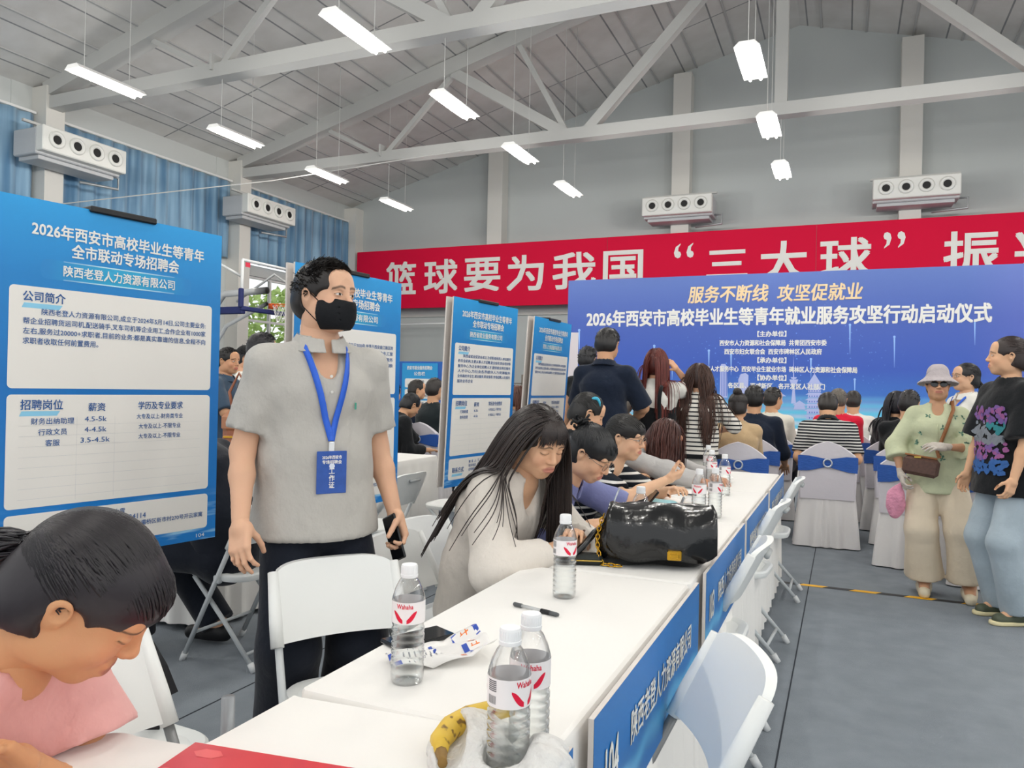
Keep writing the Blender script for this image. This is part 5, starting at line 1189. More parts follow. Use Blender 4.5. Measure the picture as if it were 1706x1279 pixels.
# --- woman in white blouse
o = person('woman with long dark hair and fringe in sheer white blouse, seated at the table', (-1.24, 2.53), -104, 1.66, 'f', True, lean=(.38, .62), hp=-.42, hy=-.30, fine=1.5, skin='#dcae8c', eyes='down', lip='#b26a62',
           hand_t={'R': (.05, .40, .80), 'L': (-.06, .40, .82)}, elbow={'R': (1, -.3, -.6), 'L': (-1, -.3, -.6)}, palm={'R': (-.6, 0, -.7), 'L': (.5, .2, -.7)}, curl=(.55, .5), hair=('long', '#2b2321', {'len': .58, 'dens': 1.9, 'flen': .085, 'rad': .0024, 'gdir': (.06, -.62, -1), 'pad': .026}), top=dict(mat=blouse, sleeve=1.82, ease=.030, loose=.005, cuffease=.022, name='blouse', vneck=.09), bottom=dict(mat=black), shoes='#e4e2de')
# --- woman in periwinkle polo
o = person('woman in periwinkle polo with glasses and black hair claw, looking at a phone', (-1.36, 3.12), -98, 1.62, 'f', True, lean=(.58, .90), hp=-.58, hy=.0, fine=1.2, skin='#e0b392', eyes='down',
           hand_t={'R': (.06, .57, .815), 'L': (-.10, .64, .83)}, elbow={'R': (1, -.3, -.5), 'L': (-1, -.3, -.5)}, palm={'R': (-.5, .1, -.7), 'L': (.6, .1, -.6)}, curl=(.55, .6), hair=('tied', '#16171a', {'tie': (0, -.085, .075), 'dens': 1.5, 'hl': .058, 'hly': .058, 'front': .30}), top=dict(mat=peri, sleeve=.9, ease=.02, loose=.003, name='polo_shirt', vneck=.08, cuffease=.025), collar=peri, bottom=dict(mat=navyt), shoes='#2a2a2c')
glasses(o, gmetal); lanyard(o, .02, .86)
W = lambda q: np.asarray(q, float)*o.s@o.M.T+o.Hc
mb = MB(); rg = np.random.default_rng(4)
for k in range(26):
    c0 = np.array([0, -.105, .085]); d = unit(rg.normal(0, 1, 3)); e = unit(np.cross(d, rg.normal(0, 1, 3))); mb.tube([W(c0+d*.035+.017*(cos(a)*d+sin(a)*e)) for a in np.linspace(0, 4.4, 8)], [.004, .006, .006, .006, .006, .006, .005, .003], 6)
mb.build('hair_scrunchie', mat('scrunchie', '#0f1113', .7), o.g, True)
# --- woman in striped top
o = person('woman in black and white striped top with glasses, smiling past her neighbour', (-1.36, 3.80), -94, 1.60, 'f', True, lean=(.58, .85), hp=-.15, hy=-.05, fine=1.2, skin='#e0b594', eyes='open',
           hand_t={'R': (.12, .60, .90), 'L': (-.12, .56, .82)}, elbow={'R': (1, -.2, -.6), 'L': (-1, -.3, -.5)}, palm={'R': (-.5, -.3, .8), 'L': (0, 0, -1)}, curl=(.7, .4), hair=('tied', '#1a1817', {'tie': (0, -.108, .01), 'hl': .058, 'hly': .058, 'front': .30}), top=dict(mat=stripetop, sleeve=.8, ease=.018, vneck=.10), bottom=dict(mat=black), shoes='#2a2a2c')
glasses(o, gmetal)
# --- woman with turquoise clip
o = person('dark haired woman with turquoise hair clip, half hidden behind the polo woman', (-1.60, 4.33), -60, 1.66, 'f', True, lean=(.20, .35), hp=-.45, hy=0, fine=1.0, skin='#dcae8c', eyes='down', hair=('tied', '#1a1817', {'tie': (0, -.10, .02)}), top=dict(mat=black, sleeve=.8), bottom=dict(mat=black), hand_t={'R': (.1, .45, .8), 'L': (-.1, .45, .8)})
W = lambda q: np.asarray(q, float)*o.s@o.M.T+o.Hc
mb = MB(); mb.tube([W((.062, .0+.03*t_, .104-.02*abs(t_)**2)) for t_ in np.linspace(-1.3, 1.3, 7)], [.004, .008, .01, .011, .01, .008, .004], 8); mb.build('hair_clip', mat('clip_turquoise', '#43b6d6', .4), o.g, True)
# --- woman in grey jacket bent over papers
o = person('woman with wavy brown hair in pale grey jacket bent over papers', (-1.44, 4.84), -100, 1.62, 'f', True, lean=(.58, 1.0), hp=-.75, hy=.1, fine=1.2, skin='#c98e6c', eyes='down',
           hand_t={'R': (.16, .74, .79), 'L': (-.12, .70, .79)}, elbow={'R': (1, -.2, -.2), 'L': (-1, -.3, -.3)}, palm={'R': (0, 0, -1), 'L': (0, 0, -1)}, curl=(.6, .4), hair=('long', '#4b2c26', {'len': .40, 'grav': .4, 'wave': .006, 'fringe': 0, 'dens': 1.3}), top=dict(mat=grj, sleeve=1.93, ease=.024, loose=.003, name='jacket'), bottom=dict(mat=black), shoes='#2a2a2c')

# --- standing group before the backdrop
o = person('man in black polo standing with his back turned before the backdrop', (-1.70, 5.65), -4, 1.77, 'm', lean=(.0, .06), hp=-.22, fine=1.0, bulk=1.1, hand_t={'R': (.14, .30, 1.08), 'L': (-.12, .30, 1.08)}, elbow={'R': (1, -.5, -.3), 'L': (-1, -.5, -.3)}, curl=(.6, .6), hair=('short', '#1c1a1a', {'len': .022, 'thick': .011}), top=dict(mat=navy, sleeve=.95, ease=.022, hem=-.12, loose=.003, cuffease=.03, name='polo_shirt'), collar=navy, bottom=dict(mat=black), skin='#d3a07c')
o = person('standing woman with straight auburn hair in black pinafore dress, hand raised to head', (-1.40, 6.08), -8, 1.63, 'f', lean=(0, .03), hp=.0, fine=1.0, hand_t={'R': (.13, .13, 1.50), 'L': (-.18, .18, 1.05)}, elbow={'R': (.5, .5, -1), 'L': (-1, -.6, 0)}, curl=(.6, .5), palm={'R': (-1, 0, 0), 'L': None}, hair=('long', '#5b241d', {'len': .52, 'fringe': 0, 'grav': .42, 'dens': 1.5}), top=dict(mat=wshirt, sleeve=.9, ease=.026, loose=.003, name='blouse', cuffease=.03), skirt=dict(mat=black, hem=.42, r=(.26, .21), pleats=0), shoes='#222224')
mb = MB()
for x in (-.085, .085): mb.tube([front(o, x, z, -1, .006) for z in np.linspace(o.N[2]-.05, o.W[2], 8)], .016, 6)
mb.build('pinafore_strap', black, o.g, True)
G = SDF(o.W-[.3, .3, .3], o.W+[.3, .3, .3], .01); G.ecap(o.P, o.C-[0, 0, .03], o.tx, (.185, .135), (.172, .125), 0, flat=(0, 1)); V, Q = G.mesh(); obj_np('pinafore_bodice', V, Q, black, o.g)
o = person('woman with long wavy brown hair in striped knit and white skirt, back turned', (-1.08, 6.21), -4, 1.52, 'f', lean=(0, .02), hp=-.05, fine=1.0, bulk=1.12, hand_t={'R': (.12, .28, 1.0), 'L': (-.12, .28, 1.0)}, elbow={'R': (1, -.4, -.3), 'L': (-1, -.4, -.3)}, hair=('long', '#3d261d', {'len': .60, 'fringe': 0, 'grav': .42, 'wave': .006, 'dens': 2.2}), top=dict(mat=stripebw, sleeve=1.05, ease=.02, hem=-.02, name='knit_top'), skirt=dict(mat=fab('skirt_white', '#dedad2'), hem=.22, r=(.25, .22), pleats=34), shoes='#d8d4cc')
G = SDF(o.W-[.3, .3, .3], o.W+[.3, .3, .3], .008); G.ecap(o.P+[0, 0, -.035], o.P+[0, 0, .0], o.tx, (.205, .155), (.203, .153), 0, flat=(1, 1)); V, Q = G.mesh(); obj_np('waistband', V, Q, black, o.g)
o = person('dark haired man half hidden between the blank white board and the man in black polo', (-2.32, 7.09), -10, 1.70, 'm', fine=.8, hair=('short', '#17171a'), top=dict(mat=black), bottom=dict(mat=black))

# --- seated audience in front of the backdrop
def sit(label, x, y, a, col, hairdef, sex='m', H=1.70, b=1.0, lean=(.10, .14), hp=-.2, skin='#d6a682', sleeve=.85, hy=0, colr=None, fine=.85, bot=navyt, hands=None, **k):
    return person(label, (x, y), a, H, sex, True, lean=lean, hp=hp, hy=hy, fine=fine, bulk=b, skin=skin, hand_t=hands or {'R': (.17, .42, .68), 'L': (-.17, .42, .68)}, elbow={'R': (.2, -1, -.5), 'L': (-.2, -1, -.5)}, hair=hairdef, top=dict(mat=col, sleeve=sleeve, ease=.022, loose=.003, **k), bottom=dict(mat=bot), collar=colr, seat_h=.47)
sit('man in black and grey striped polo on the covered chair, back turned', -.13, 7.36, 2, stripepolo, ('crew', '#2b2623', {'thick': .008}), H=1.74, b=1.2, hp=-.45, lean=(.2, .42), colr=black, fine=1.0, hands={'R': (.23, .22, .70), 'L': (-.23, .22, .70)})
sit('grey haired man in red polo seated beyond the striped polo man', -.06, 8.93, 0, redp, ('crew', '#6d655c', {'thick': .007}), H=1.76, b=1.2, skin='#cf9c78', hp=-.1)
sit('man in white polo with bare forearm at the far skirted table', .09, 9.6, -4, wshirt, ('crew', '#2a2422', {'thick': .008}), H=1.72, b=1.15, hp=-.1, hands={'R': (.32, .42, .78), 'L': (-.1, .4, .78)})
sit('woman in beige shirt with hair in a top bun, seated before the backdrop', -.83, 6.71, 12, beige, ('bun', '#221c1b', {'tie': (0, -.055, .105), 'rb': .036}), 'f', 1.62, 1.1, hp=-.15, sleeve=1.6, hy=-.3, fine=1.0)
sit('heavy man in dark navy tee leaning beside the woman in beige', -.79, 7.58, 6, navy, ('short', '#1a1716', {'len': .02}), H=1.76, b=1.35, hp=.0, fine=1.0, hands={'R': (.30, .30, .62), 'L': (-.2, .4, .66)}, sleeve=1.2)
sit('man in cream shirt seated just beyond the heavy man in navy', -.73, 8.63, -8, cream, ('short', '#1d1a18', {'len': .02}), H=1.74, hp=0, hy=-.5, sleeve=1.8)
sit('man in black shirt with short hair seated by the hatted woman', .52, 7.7, -12, black, ('short', '#191617', {'len': .015, 'thick': .009}), H=1.74, b=1.1, hp=-.1, hy=-.2)
sit('woman with long straight black hair in black tee, seated by the aisle', .47, 8.42, -6, black, ('long', '#16151a', {'len': .5, 'fringe': 0, 'grav': .42}), 'f', 1.72, hp=0)
sit('person in white top with dark hair, mostly hidden beyond the long black hair', .56, 9.6, -6, wshirt, ('short', '#1b191a'), 'f', 1.66)
# seated behind the posters
sit('woman in black with patterned hair claw, bowed over, behind the second poster', -4.15, 6.33, -30, black, ('tied', '#15161a', {'tie': (0, -.10, .05)}), 'f', 1.62, 1.1, lean=(.4, .65), hp=-.6, sleeve=1.8, fine=1.0)
sit('hooded figure in black cap seated behind the bowed woman in black', -4.51, 6.94, -10, black, ('short', '#141418', {'thick': .016}), 'f', 1.66, 1.1, hp=-.1, sleeve=1.8)
sit('man with thinning dark hair in navy before the blue booth wall', -5.0, 8.25, -25, navy, ('crew', '#1e1a18', {'thick': .009}), H=1.76, b=1.1, hp=-.05, hy=-.4)
sit('broad man with cropped hair in dark green tee beside the third poster', -4.3, 7.5, -12, fab('tee_dark', '#20282b'), ('crew', '#1f1b19', {'thick': .010}), H=1.80, b=1.25, hp=-.05)
sit('woman with brown hair in grey printed top, between third and fourth posters', -3.15, 7.25, -5, greyk, ('long', '#4a2a20', {'len': .32, 'fringe': 0, 'grav': .35}), 'f', 1.66, hp=0)
# person in dark clothes on the chair behind the big poster
o = person('person in dark navy clothes seated behind the big poster, bent away', (-2.74, 2.84), 100, 1.72, 'm', True, lean=(.42, .55), hp=-.5, fine=1.0, bulk=1.15, hand_t={'R': (.12, .5, .72), 'L': (-.12, .5, .72)}, feet={'R': (.12, .12, .10), 'L': (-.12, .40, .085)}, hair=('short', '#1b1817'), top=dict(mat=navyt, sleeve=1.8, ease=.028, loose=.003), bottom=dict(mat=navyt, ease=.022), shoes='#17171a', seat_h=.44)

# --- left, before the window
o = person('man in slate polo with cropped hair and a black bag strap, seen from behind', (-4.89, 4.98), -72, 1.58, 'm', fine=1.0, bulk=1.1, hy=-.25, hp=-.08, hand_t={'R': (.12, .32, 1.0), 'L': (-.12, .32, 1.0)}, elbow={'R': (1, -.8, -.3), 'L': (-1, -.8, -.3)}, hair=('crew', '#1f1b1a', {'thick': .010}), top=dict(mat=slate, sleeve=.95, ease=.022, hem=-.1, loose=.003, cuffease=.03, name='polo_shirt'), collar=slate, bottom=dict(mat=black), skin='#cf9d7a')
mb = MB(); mb.tube([front(o, x, z, -1, .008) for x, z in zip(np.linspace(.12, -.16, 9), np.linspace(o.SH[2]+.02, o.W[2], 9))], .014, 6); mb.build('bag_strap', black, o.g, True)
o = person('person in black cap and white shirt beyond the slate polo man', (-5.46, 5.8), -60, 1.64, 'm', fine=.85, hair=('short', '#17171a'), top=dict(mat=wshirt), bottom=dict(mat=black), hp=-.1)
W = lambda q: np.asarray(q, float)*o.s@o.M.T+o.Hc
G = SDF((-.12, -.13, .02), (.12, .2, .15), .006); G.ell((0, -.012, .045), (.088, .106, .092), 0); G.plane((0, 0, .045), (0, .1, -1)); G.ell((0, .11, .052), (.07, .075, .010), .01); V, Q = G.mesh(); cp = obj_np('cap', V*o.s@o.M.T+o.Hc, Q, mat('cap_black', '#131416', .8), o.g)
o = person('person with dark hair in black top just behind the masked man shoulder', (-4.12, 4.52), -30, 1.66, 'f', fine=1.0, hair=('short', '#17151a', {'thick': .018}), top=dict(mat=black, sleeve=.9, ease=.024), bottom=dict(mat=black), hp=-.1)

# --- elderly woman with hat
lady = mat('blouse_green', '#c6cbaa', .85, .2, vary=(5, .10), bump=(14, .45))
o = person('elderly woman in bucket hat, sunglasses, pale green blouse and wide cream trousers', (.58, 5.88), 176, 1.47, 'o', lean=(.0, .03), hp=.15, hy=.05, fine=1.2, bulk=1.12, skin='#c99a7a', lip='#a8645c',
           hand_t={'R': (.21, .14, .80), 'L': (-.04, .22, 1.0)}, elbow={'R': (1, -.5, 0), 'L': (-1, -.35, -.4)}, curl=(.6, .35), palm={'R': (-1, 0, -.1), 'L': (0, -.6, -.7)}, feet={'R': (.06, .05, .085), 'L': (-.20, .09, .085)},
           hair=('crew', '#3a3430', {'thick': .006}), top=dict(mat=lady, sleeve=1.45, ease=.026, hem=-.12, flare=.02, loose=.004, name='blouse', vneck=.055, cuffease=.05), bottom=dict(mat=creamt, ease=.022, r0=.100, r1=.088, r2=.112, end=.90, loose=.003), shoes='#d8ccb2')
W = lambda q: np.asarray(q, float)*o.s@o.M.T+o.Hc
glasses(o, mat('sunglass_frame', '#1c1a1c', .25), 'sunglasses', mat('sunglass_lens', '#17161a', .08, .8), .026, .0205)
hatm = fab('hat_mauve', '#b7aeb0', bump=(40, .3)); G = SDF((-.2, -.22, -.06), (.2, .22, .17), .006); G.ecap((0, -.010, .055), (0, -.014, .105), (1, 0, 0), (.096, .112), (.080, .092), 0); 
def _brim(p):
    r = np.linalg.norm((p-np.array([0, -.01, 0]))*np.array([1, .92, 0]), axis=-1); zz = .066-(r-.09)*.80; return np.maximum(np.maximum(np.abs(p[..., 2]-zz)-.006, r-.145), .085-r)
G.op(_brim, (-.18, -.2, -.06), (.18, .2, .12), .012); G.cap((0, -.01, -.2), (0, -.01, .062), .086, .086, .004, '-'); V, Q = G.mesh(); obj_np('bucket_hat', V*o.s@o.M.T+o.Hc, Q, hatm, o.g)
for i, nm in enumerate('RL'):                 # thin gloves over the hands
    wr, x_, y_, z_ = getattr(o, 'hand'+nm); hv, hq = hand((.6, .35)[i], .2, .0040); hv = hv.copy(); hv = hv*1.0+0; hv[:, 2] *= 1.14; hv[:, 0] *= 1.06
    if nm == 'L': hv[:, 0] *= -1; hq = hq[:, ::-1]
    obj_np('glove', hv*o.s*.94@np.array([x_, y_, z_])+wr, hq, fab('glove_grey', '#c9c0b6', bump=(60, .3)), o.g)
grn = mat('leaf_print', '#5f8a78', .85); mb = MB(); rg = np.random.default_rng(12)
for k in range(16):
    x, z = rg.uniform(-.16, .16), rg.uniform(.80, 1.22); 
    for j in range(4):
        a = rg.uniform(0, 2*pi); q = front(o, x, z, 1, .002); L = rg.uniform(.012, .024); d1 = np.array([cos(a), 0, sin(a)]); d2 = np.array([-sin(a), 0, cos(a)]); mb.raw([q, q+d1*L*.5+d2*.005, q+d1*L, q+d1*L*.5-d2*.005], [(0, 1, 2, 3)])
mb.build('leaf_pattern', grn, o.g)
mb = MB(); mb.tube([front(o, .0, z, 1, .002) for z in np.linspace(o.N[2]-.13, .82, 14)], .003, 5); mb.build('button_placket', lady, o.g, True)
LADY = o
# crossbody bag held by the woman
g = thing('handbag', 'small brown crossbody bag with tan strap on the hatted woman', 'handbag', (.58, 5.88, 0), R(176)); brn = mat('bag_brown', '#5a4138', .55, vary=(60, .25)); tan = mat('strap_tan', '#96633c', .55); gold = mat('gold', '#d8b45a', .25, metal=1)
bc = np.array([.095, .235, .865]); mb = MB(); mb.box(bc, (.215, .055, .125), rot=np.array(Matrix.Rotation(R(-8), 3, 'Y')), bev=.022); mb.build('bag_body', brn, g, 'auto')
mb = MB(); mb.box(bc+[0, .002, .066], (.19, .03, .012), rot=np.array(Matrix.Rotation(R(-8), 3, 'Y')), bev=.004); mb.build('zip_top', tan, g); mb = MB(); mb.box(bc+[.02, .024, .062], (.04, .006, .01)); mb.build('clasp', gold, g)
pts = [bc+[-.105, .0, .06]]+[front(o, x, z, 1, .008) for x, z in zip(np.linspace(.0, -.09, 10), np.linspace(.96, 1.24, 10))]+[o.N+np.array([-.085, .02, .03]), o.N+np.array([-.08, -.06, .0])]
A = []; mb = MB()
for i, p in enumerate(pts): d = unit(pts[min(i+1, len(pts)-1)]-pts[max(i-1, 0)]); w_ = unit(np.cross(d, [0, 1, 0])); A.append([p-w_*.011+[0, .002, 0], p+w_*.011+[0, .002, 0], p+w_*.011-[0, .002, 0], p-w_*.011-[0, .002, 0]])
mb.grid(np.array(A), closed_u=True); mb.build('strap', tan, g, True)
# pink mesh bag dangling from her hand
wr = o.handR[0]; S2 = SDF(wr+[-.12, -.1, -.36], wr+[.14, .12, .05], .007); S2.ell(wr+[.03, .0, -.20], (.062, .035, .105), 0); S2.cap(wr+[.0, .02, -.06], wr+[.02, .01, -.14], .012, .035, .03); S2.noise(.004, 80, 2); V, Q = S2.mesh()
pk = bpy.data.objects.new('pink_pouch', mesh_np('pink_pouch', V, Q, [fab('pouch_pink', '#e59bb4', bump=(45, .8))])); COL.objects.link(pk); pk.location = (.58, 5.88, 0); pk.rotation_euler = (0, 0, R(176)); tag(pk, 'crumpled pink pouch dangling from the gloved hand of the hatted woman', 'pouch')

# --- young woman in black tee
o = person('young woman in oversized black printed tee and pale wide jeans, in profile', (.92, 5.38), 118, 1.66, 'f', lean=(.0, .04), hp=.05, hy=-.50, fine=1.2, bulk=1.1, skin='#dfb08c', lip='#c0645c', hand_t={'R': (.20, .14, .82), 'L': (-.22, .16, .80)}, elbow={'R': (1, -.8, 0), 'L': (-1, -.8, 0)}, curl=(.5, .55),
           feet={'R': (.10, -.06, .085), 'L': (-.10, -.02, .085)}, hair=('pony', '#2c2220', {'tie': (0, -.105, .0), 'len': .30, 'grav': .45}), top=dict(mat=black, sleeve=1.0, ease=.038, hem=-.15, flare=.03, loose=.004, name='tshirt', cuffease=.05, flat=1), bottom=dict(mat=jeans, ease=.018, r0=.084, r1=.078, r2=.100, end=.99, loose=.003), shoes='#4a5140')
for hp_, kn, an in o.leg:
    G = SDF(an-[.12, .14, .12], an+[.12, .26, .05], .007); G.cap(an+[0, -.04, -.078], an+[0, .16, -.078], .050, .044, 0); G.plane((0, 0, an[2]-.060), (0, 0, 1)); G.plane((0, 0, an[2]-.0845), (0, 0, -1)); V, Q = G.mesh(); obj_np('shoe_sole', V, Q, mat('sole_cream', '#dfd3a8', .7), o.g)
prm = {k: mat('print_'+k, c, .8) for k, c in (('violet', '#7a5a9a'), ('teal', '#2f7f86'), ('grey', '#8e8f9c'), ('magenta', '#9a5a8e'), ('blue', '#3a7f98'))}
mb = MB(); rg = np.random.default_rng(3); keys = list(prm)
for k in range(270):                          # abstract multicoloured chest print
    z = rg.uniform(.88, 1.27); x = rg.uniform(-.14, .13); mb.mi = (int(rg.integers(0, 2))*3 if z > 1.18 else 1 if z > 1.12 and x < 0 else 2 if z > 1.06 else int(rg.choice([0, 3])) if z > .96 else 4); r_ = rg.uniform(.010, .024); pts = [front(o, x+r_*cos(a)*rg.uniform(.6, 1), z+r_*sin(a)*rg.uniform(.6, 1), 1, .0035+.0004*(k % 5), .012) for a in np.linspace(0, 2*pi, 7, endpoint=False)]; mb.raw(pts, [list(range(7))])
mb.build('chest_print', [prm[k] for k in keys], o.g)
mb = MB(); mb.tube([o.SH+o.tx*-.20+np.array([0, .05, .055]), o.SH+o.tx*-.20+np.array([0, .0, .068]), o.SH+o.tx*-.20+np.array([0, -.06, .05])], .004, 6); mb.build('sleeve_piping', white, o.g, True)
# --- woman in white shirt behind
o = person('woman in white shirt with blue lanyard standing behind the hatted woman', (.90, 6.94), 118, 1.56, 'f', hp=.08, hy=-.1, fine=1.0, skin='#dcb090', hair=('pony', '#1a181a', {'tie': (0, -.10, -.02), 'len': .25, 'grav': .4}), top=dict(mat=wshirt, sleeve=.95, ease=.024, hem=-.1, loose=.003, vneck=.09, name='shirt'), collar=wshirt, bottom=dict(mat=khaki, ease=.02, r1=.075, r2=.07), shoes='#2c2c2e')
glasses(o, gmetal); lanyard(o, 0, 1.12)
# ------------------------------------------------------------------ small things
def Pd(x, y, dep): return np.array([0, 0, CAMH])+(_f+_r*(x-853)/FOC-_u*(y-639.5)/FOC)*dep
def tmat(name, tr, col='#ffffff', rough=.05, gl=1.0):
    """thin clear plastic: mostly see-through with a fresnel shine"""
    m = bpy.data.materials.new(name); m.use_nodes = True; n = m.node_tree.nodes; l = m.node_tree.links; n.clear(); out = n.new('ShaderNodeOutputMaterial'); t_ = n.new('ShaderNodeBsdfTransparent'); t_.inputs[0].default_value = (*lin(col), 1)
    g_ = n.new('ShaderNodeBsdfGlossy'); g_.inputs['Roughness'].default_value = rough; fr = n.new('ShaderNodeLayerWeight'); fr.inputs[0].default_value = tr; mx = n.new('ShaderNodeMixShader'); l.new(fr.outputs['Facing'], mx.inputs[0]); l.new(t_.outputs[0], mx.inputs[1]); l.new(g_.outputs[0], mx.inputs[2]); l.new(mx.outputs[0], out.inputs[0]); return m
shell = tmat('bottle_plastic', .38, '#ffffff', .06); waterm = tmat('water', .16, '#fbfdfd', .02); capw = mat('cap_white', '#f4f5f6', .4); labw = mat('label_white', '#f2eeee', .5); labr = mat('label_red', '#e0143c', .45); labp = mat('label_pink', '#f2b8bf', .5); bark_ = mat('label_grey', '#6d6d70', .6)
BG = 'clear water bottles with red and white labels'
def make_bottle(loc, rz, label, fill=.135, tint=None):
    g = thing('water_bottle', label, 'bottle', loc, rz, BG); sh = shell
    prof = [(.0, .006), (.020, .003), (.028, 0), (.0315, .006)]
    for k in range(7): z = .012+.0145*k; prof += [(.0322, z), (.0322, z+.008), (.0298, z+.0112)]
    prof += [(.0318, .116), (.0322, .120), (.0322, .160), (.0318, .166), (.027, .182), (.0195, .197), (.0140, .204), (.0135, .212)]
    mb = MB(); mb.lathe(prof, n=32); mb.build('bottle_shell', sh, g, True)
    wp = [(r*.955, z+.0015) for r, z in prof if z < fill]; wp = [(0, .008)]+wp[1:]+[(.0308, fill), (0, fill)]
    mb = MB(); mb.lathe(wp, n=32); mb.build('water', waterm, g, True)
    mb = MB(); mb.lathe([(.0165, .204), (.0170, .206), (.0170, .210), (.0158, .2105), (.0158, .226), (.0148, .2285), (0, .2285)], n=24)
    for k in range(24): a = 2*pi*k/24; mb.box((.0158*cos(a), .0158*sin(a), .218), (.0012, .0012, .014), rot=np.array(Matrix.Rotation(a, 3, 'Z')))
    mb.build('cap', capw, g, 'auto')
    mb = MB(); mb.lathe([(.0327, .119), (.0327, .161)], n=40); mb.F = mb.F[:40]; mb.I = mb.I[:40]; lb = mb.build('label_band', labw, g, True)
    cyl = lambda R_: (lambda u, v: (R_*sin(u/R_), -R_*cos(u/R_), v))
    for base in (0.0, pi*.0329):
        for sg_ in (-1, 1):
            mb = MB(); top, bot = [], []
            for t_ in np.linspace(0, 1, 8): u = sg_*(.004+.020*t_**.8)+base; zc = .124+.019*t_**1.1; wd = .0085*sin(pi*min(.98, .15+t_*.8))+.001; top.append(cyl(.0329)(u, zc+wd*.8)); bot.append(cyl(.0329)(u, zc-wd*.55))
            mb.raw(top+bot, [(k, k+1, 9+k, 8+k) for k in range(7)]); mb.build('red_petal', labr, lb, True)
    mb = MB(); put_text(mb, 'Wahaha', -.0165, .0165, .1535, .0088, cyl(.0330), .02); put_text(mb, 'Wahaha', pi*.0329-.0165, pi*.0329+.0165, .1535, .0088, cyl(.0330), .02); mb.build('lettering', labr, lb)
    mb = MB()
    for k in range(6): 
        for j in range(5): mb.grid(np.array([[cyl(.0329)(-.064+.0033*j, .158-.0028*k-.0018), cyl(.0329)(-.064+.0033*(j+1), .158-.0028*k-.0018)], [cyl(.0329)(-.064+.0033*j, .158-.0028*k), cyl(.0329)(-.064+.0033*(j+1), .158-.0028*k)]]))
    for k in range(9): u = -.064+.0018*k; mb.grid(np.array([[cyl(.0329)(u, .124), cyl(.0329)(u+.0009, .124)], [cyl(.0329)(u, .136), cyl(.0329)(u+.0009, .136)]]))
    mb.build('printed_panel', bark_, lb); return g
make_bottle((-.773, 1.285, .75), R(18), 'full water bottle standing in front of the snack wrapper', .118)
make_bottle((-.447, 1.035, .745), R(72), 'nearest water bottle with barcode showing, beside the banana', .118)
make_bottle((-.446, 1.115, .745), R(25), 'water bottle directly behind the one with barcode showing', .118)
make_bottle((-.702, 1.995, .75), R(55), 'water bottle by the pen, next to the black handbag', .118)
make_bottle((-.668, 2.71, .75), R(20), 'water bottle behind the black handbag, only its upper part showing', .10)
make_bottle((-.590, 3.47, .75), R(-5), 'water bottle with both red petals showing, beyond the cyan cup', .118)
make_bottle((-.535, 3.57, .75), R(70), 'water bottle with barcode panel next to the one showing both petals', .118)
make_bottle((-.605, 4.37, .75), R(60), 'water bottle standing alone on the right of the far cluster', .118)
make_bottle((-.715, 4.62, .75), R(40), 'water bottle in the middle of the far cluster', .118)
make_bottle((-.800, 5.02, .75), R(30), 'farthest water bottle on the booth tables, before the white skirt', .118)
grb = tmat('bottle_green', .4, '#b8e0cc', .1)
g = thing('drink_bottle', 'small greenish drink bottle on the floor beside the covered chair', 'bottle', (.33, 7.3, 0)); mb = MB(); mb.lathe([(0, .004), (.03, 0), (.033, .01), (.033, .13), (.026, .16), (.014, .185), (.014, .20)], n=20); mb.build('bottle_shell', grb, g, True); mb = MB(); mb.lathe([(.017, .198), (.017, .222), (0, .224)], n=16); mb.build('cap', mat('cap_green', '#8fd0b4', .4), g, True); mb = MB(); mb.lathe([(.0336, .05), (.0336, .10)], n=20); mb.F = mb.F[:20]; mb.I = mb.I[:20]; mb.build('label_band', mat('label_pale', '#d8e6cf', .5), g, True)

# black shiny handbag
leather = mat('bag_leather', '#0d0e10', .22, .55, bump=(9, .5), coat=.3); brass = mat('brass', '#d9a93a', .25, metal=1)
g = thing('handbag', 'large shiny black leather handbag with gold clasp lying on the booth table', 'handbag', (-.57, 2.52, .752), R(16))
S2 = SDF((-.24, -.13, -.02), (.24, .13, .24), .0055); S2.rbox((0, 0, .085), (.170, .062, .085), .045, 0); S2.ell((-.09, 0, .07), (.11, .078, .075), .04); S2.ell((.09, .0, .07), (.10, .075, .07), .04); S2.cap((-.13, 0, .165), (.14, .01, .17), .030, .030, .04); S2.noise(.005, 34, 5); S2.plane((0, 0, 0), (0, 0, -1)); V, Q = S2.mesh(); obj_np('bag_body', V, Q, leather, g)
pr = [(.055, .150), (.035, .192), (-.02, .202), (-.070, .178), (-.094, .130), (-.100, .085), (-.098, .050), (-.094, .028)]
Pn = []
for i, (y, z) in enumerate(pr):
    row = []
    for u in np.linspace(-1, 1, 25): wdt = .150+.026*min(1, i/3); rn = .0 if i < 5 else (.03*abs(u)**6*(i-4)/3); row.append((wdt*u+.015, y-.006*sin(u*7+i*.8)-.008*(1-u*u), z+.006*sin(u*5+i)+rn))
    Pn.append(row)
mb = MB(); mb.grid(np.array(Pn)); fo = mb.build('flap', leather, g, True); md = fo.modifiers.new('thick', 'SOLIDIFY'); md.thickness = .007; md.offset = 1
mb = MB(); mb.box((.055, -.117, .052), (.045, .010, .030), bev=.003); mb.box((.055, -.120, .052), (.030, .012, .016), bev=.003); mb.build('clasp', brass, g, 'auto')
mb = MB()
def chain(mb, pts):
    for i in range(len(pts)-1):
        a, b = np.array(pts[i]), np.array(pts[i+1]); d = unit(b-a); s1 = unit(np.cross(d, [.2, .9, .3])); s2 = np.cross(d, s1); s1 = s1 if i % 2 else s2; c = (a+b)/2; L = np.linalg.norm(b-a)*.72
        mb.tube([c+d*L*cos(t_)+s1*.0065*sin(t_) for t_ in np.linspace(0, 2*pi, 13)], .0022, 5, closed=True)
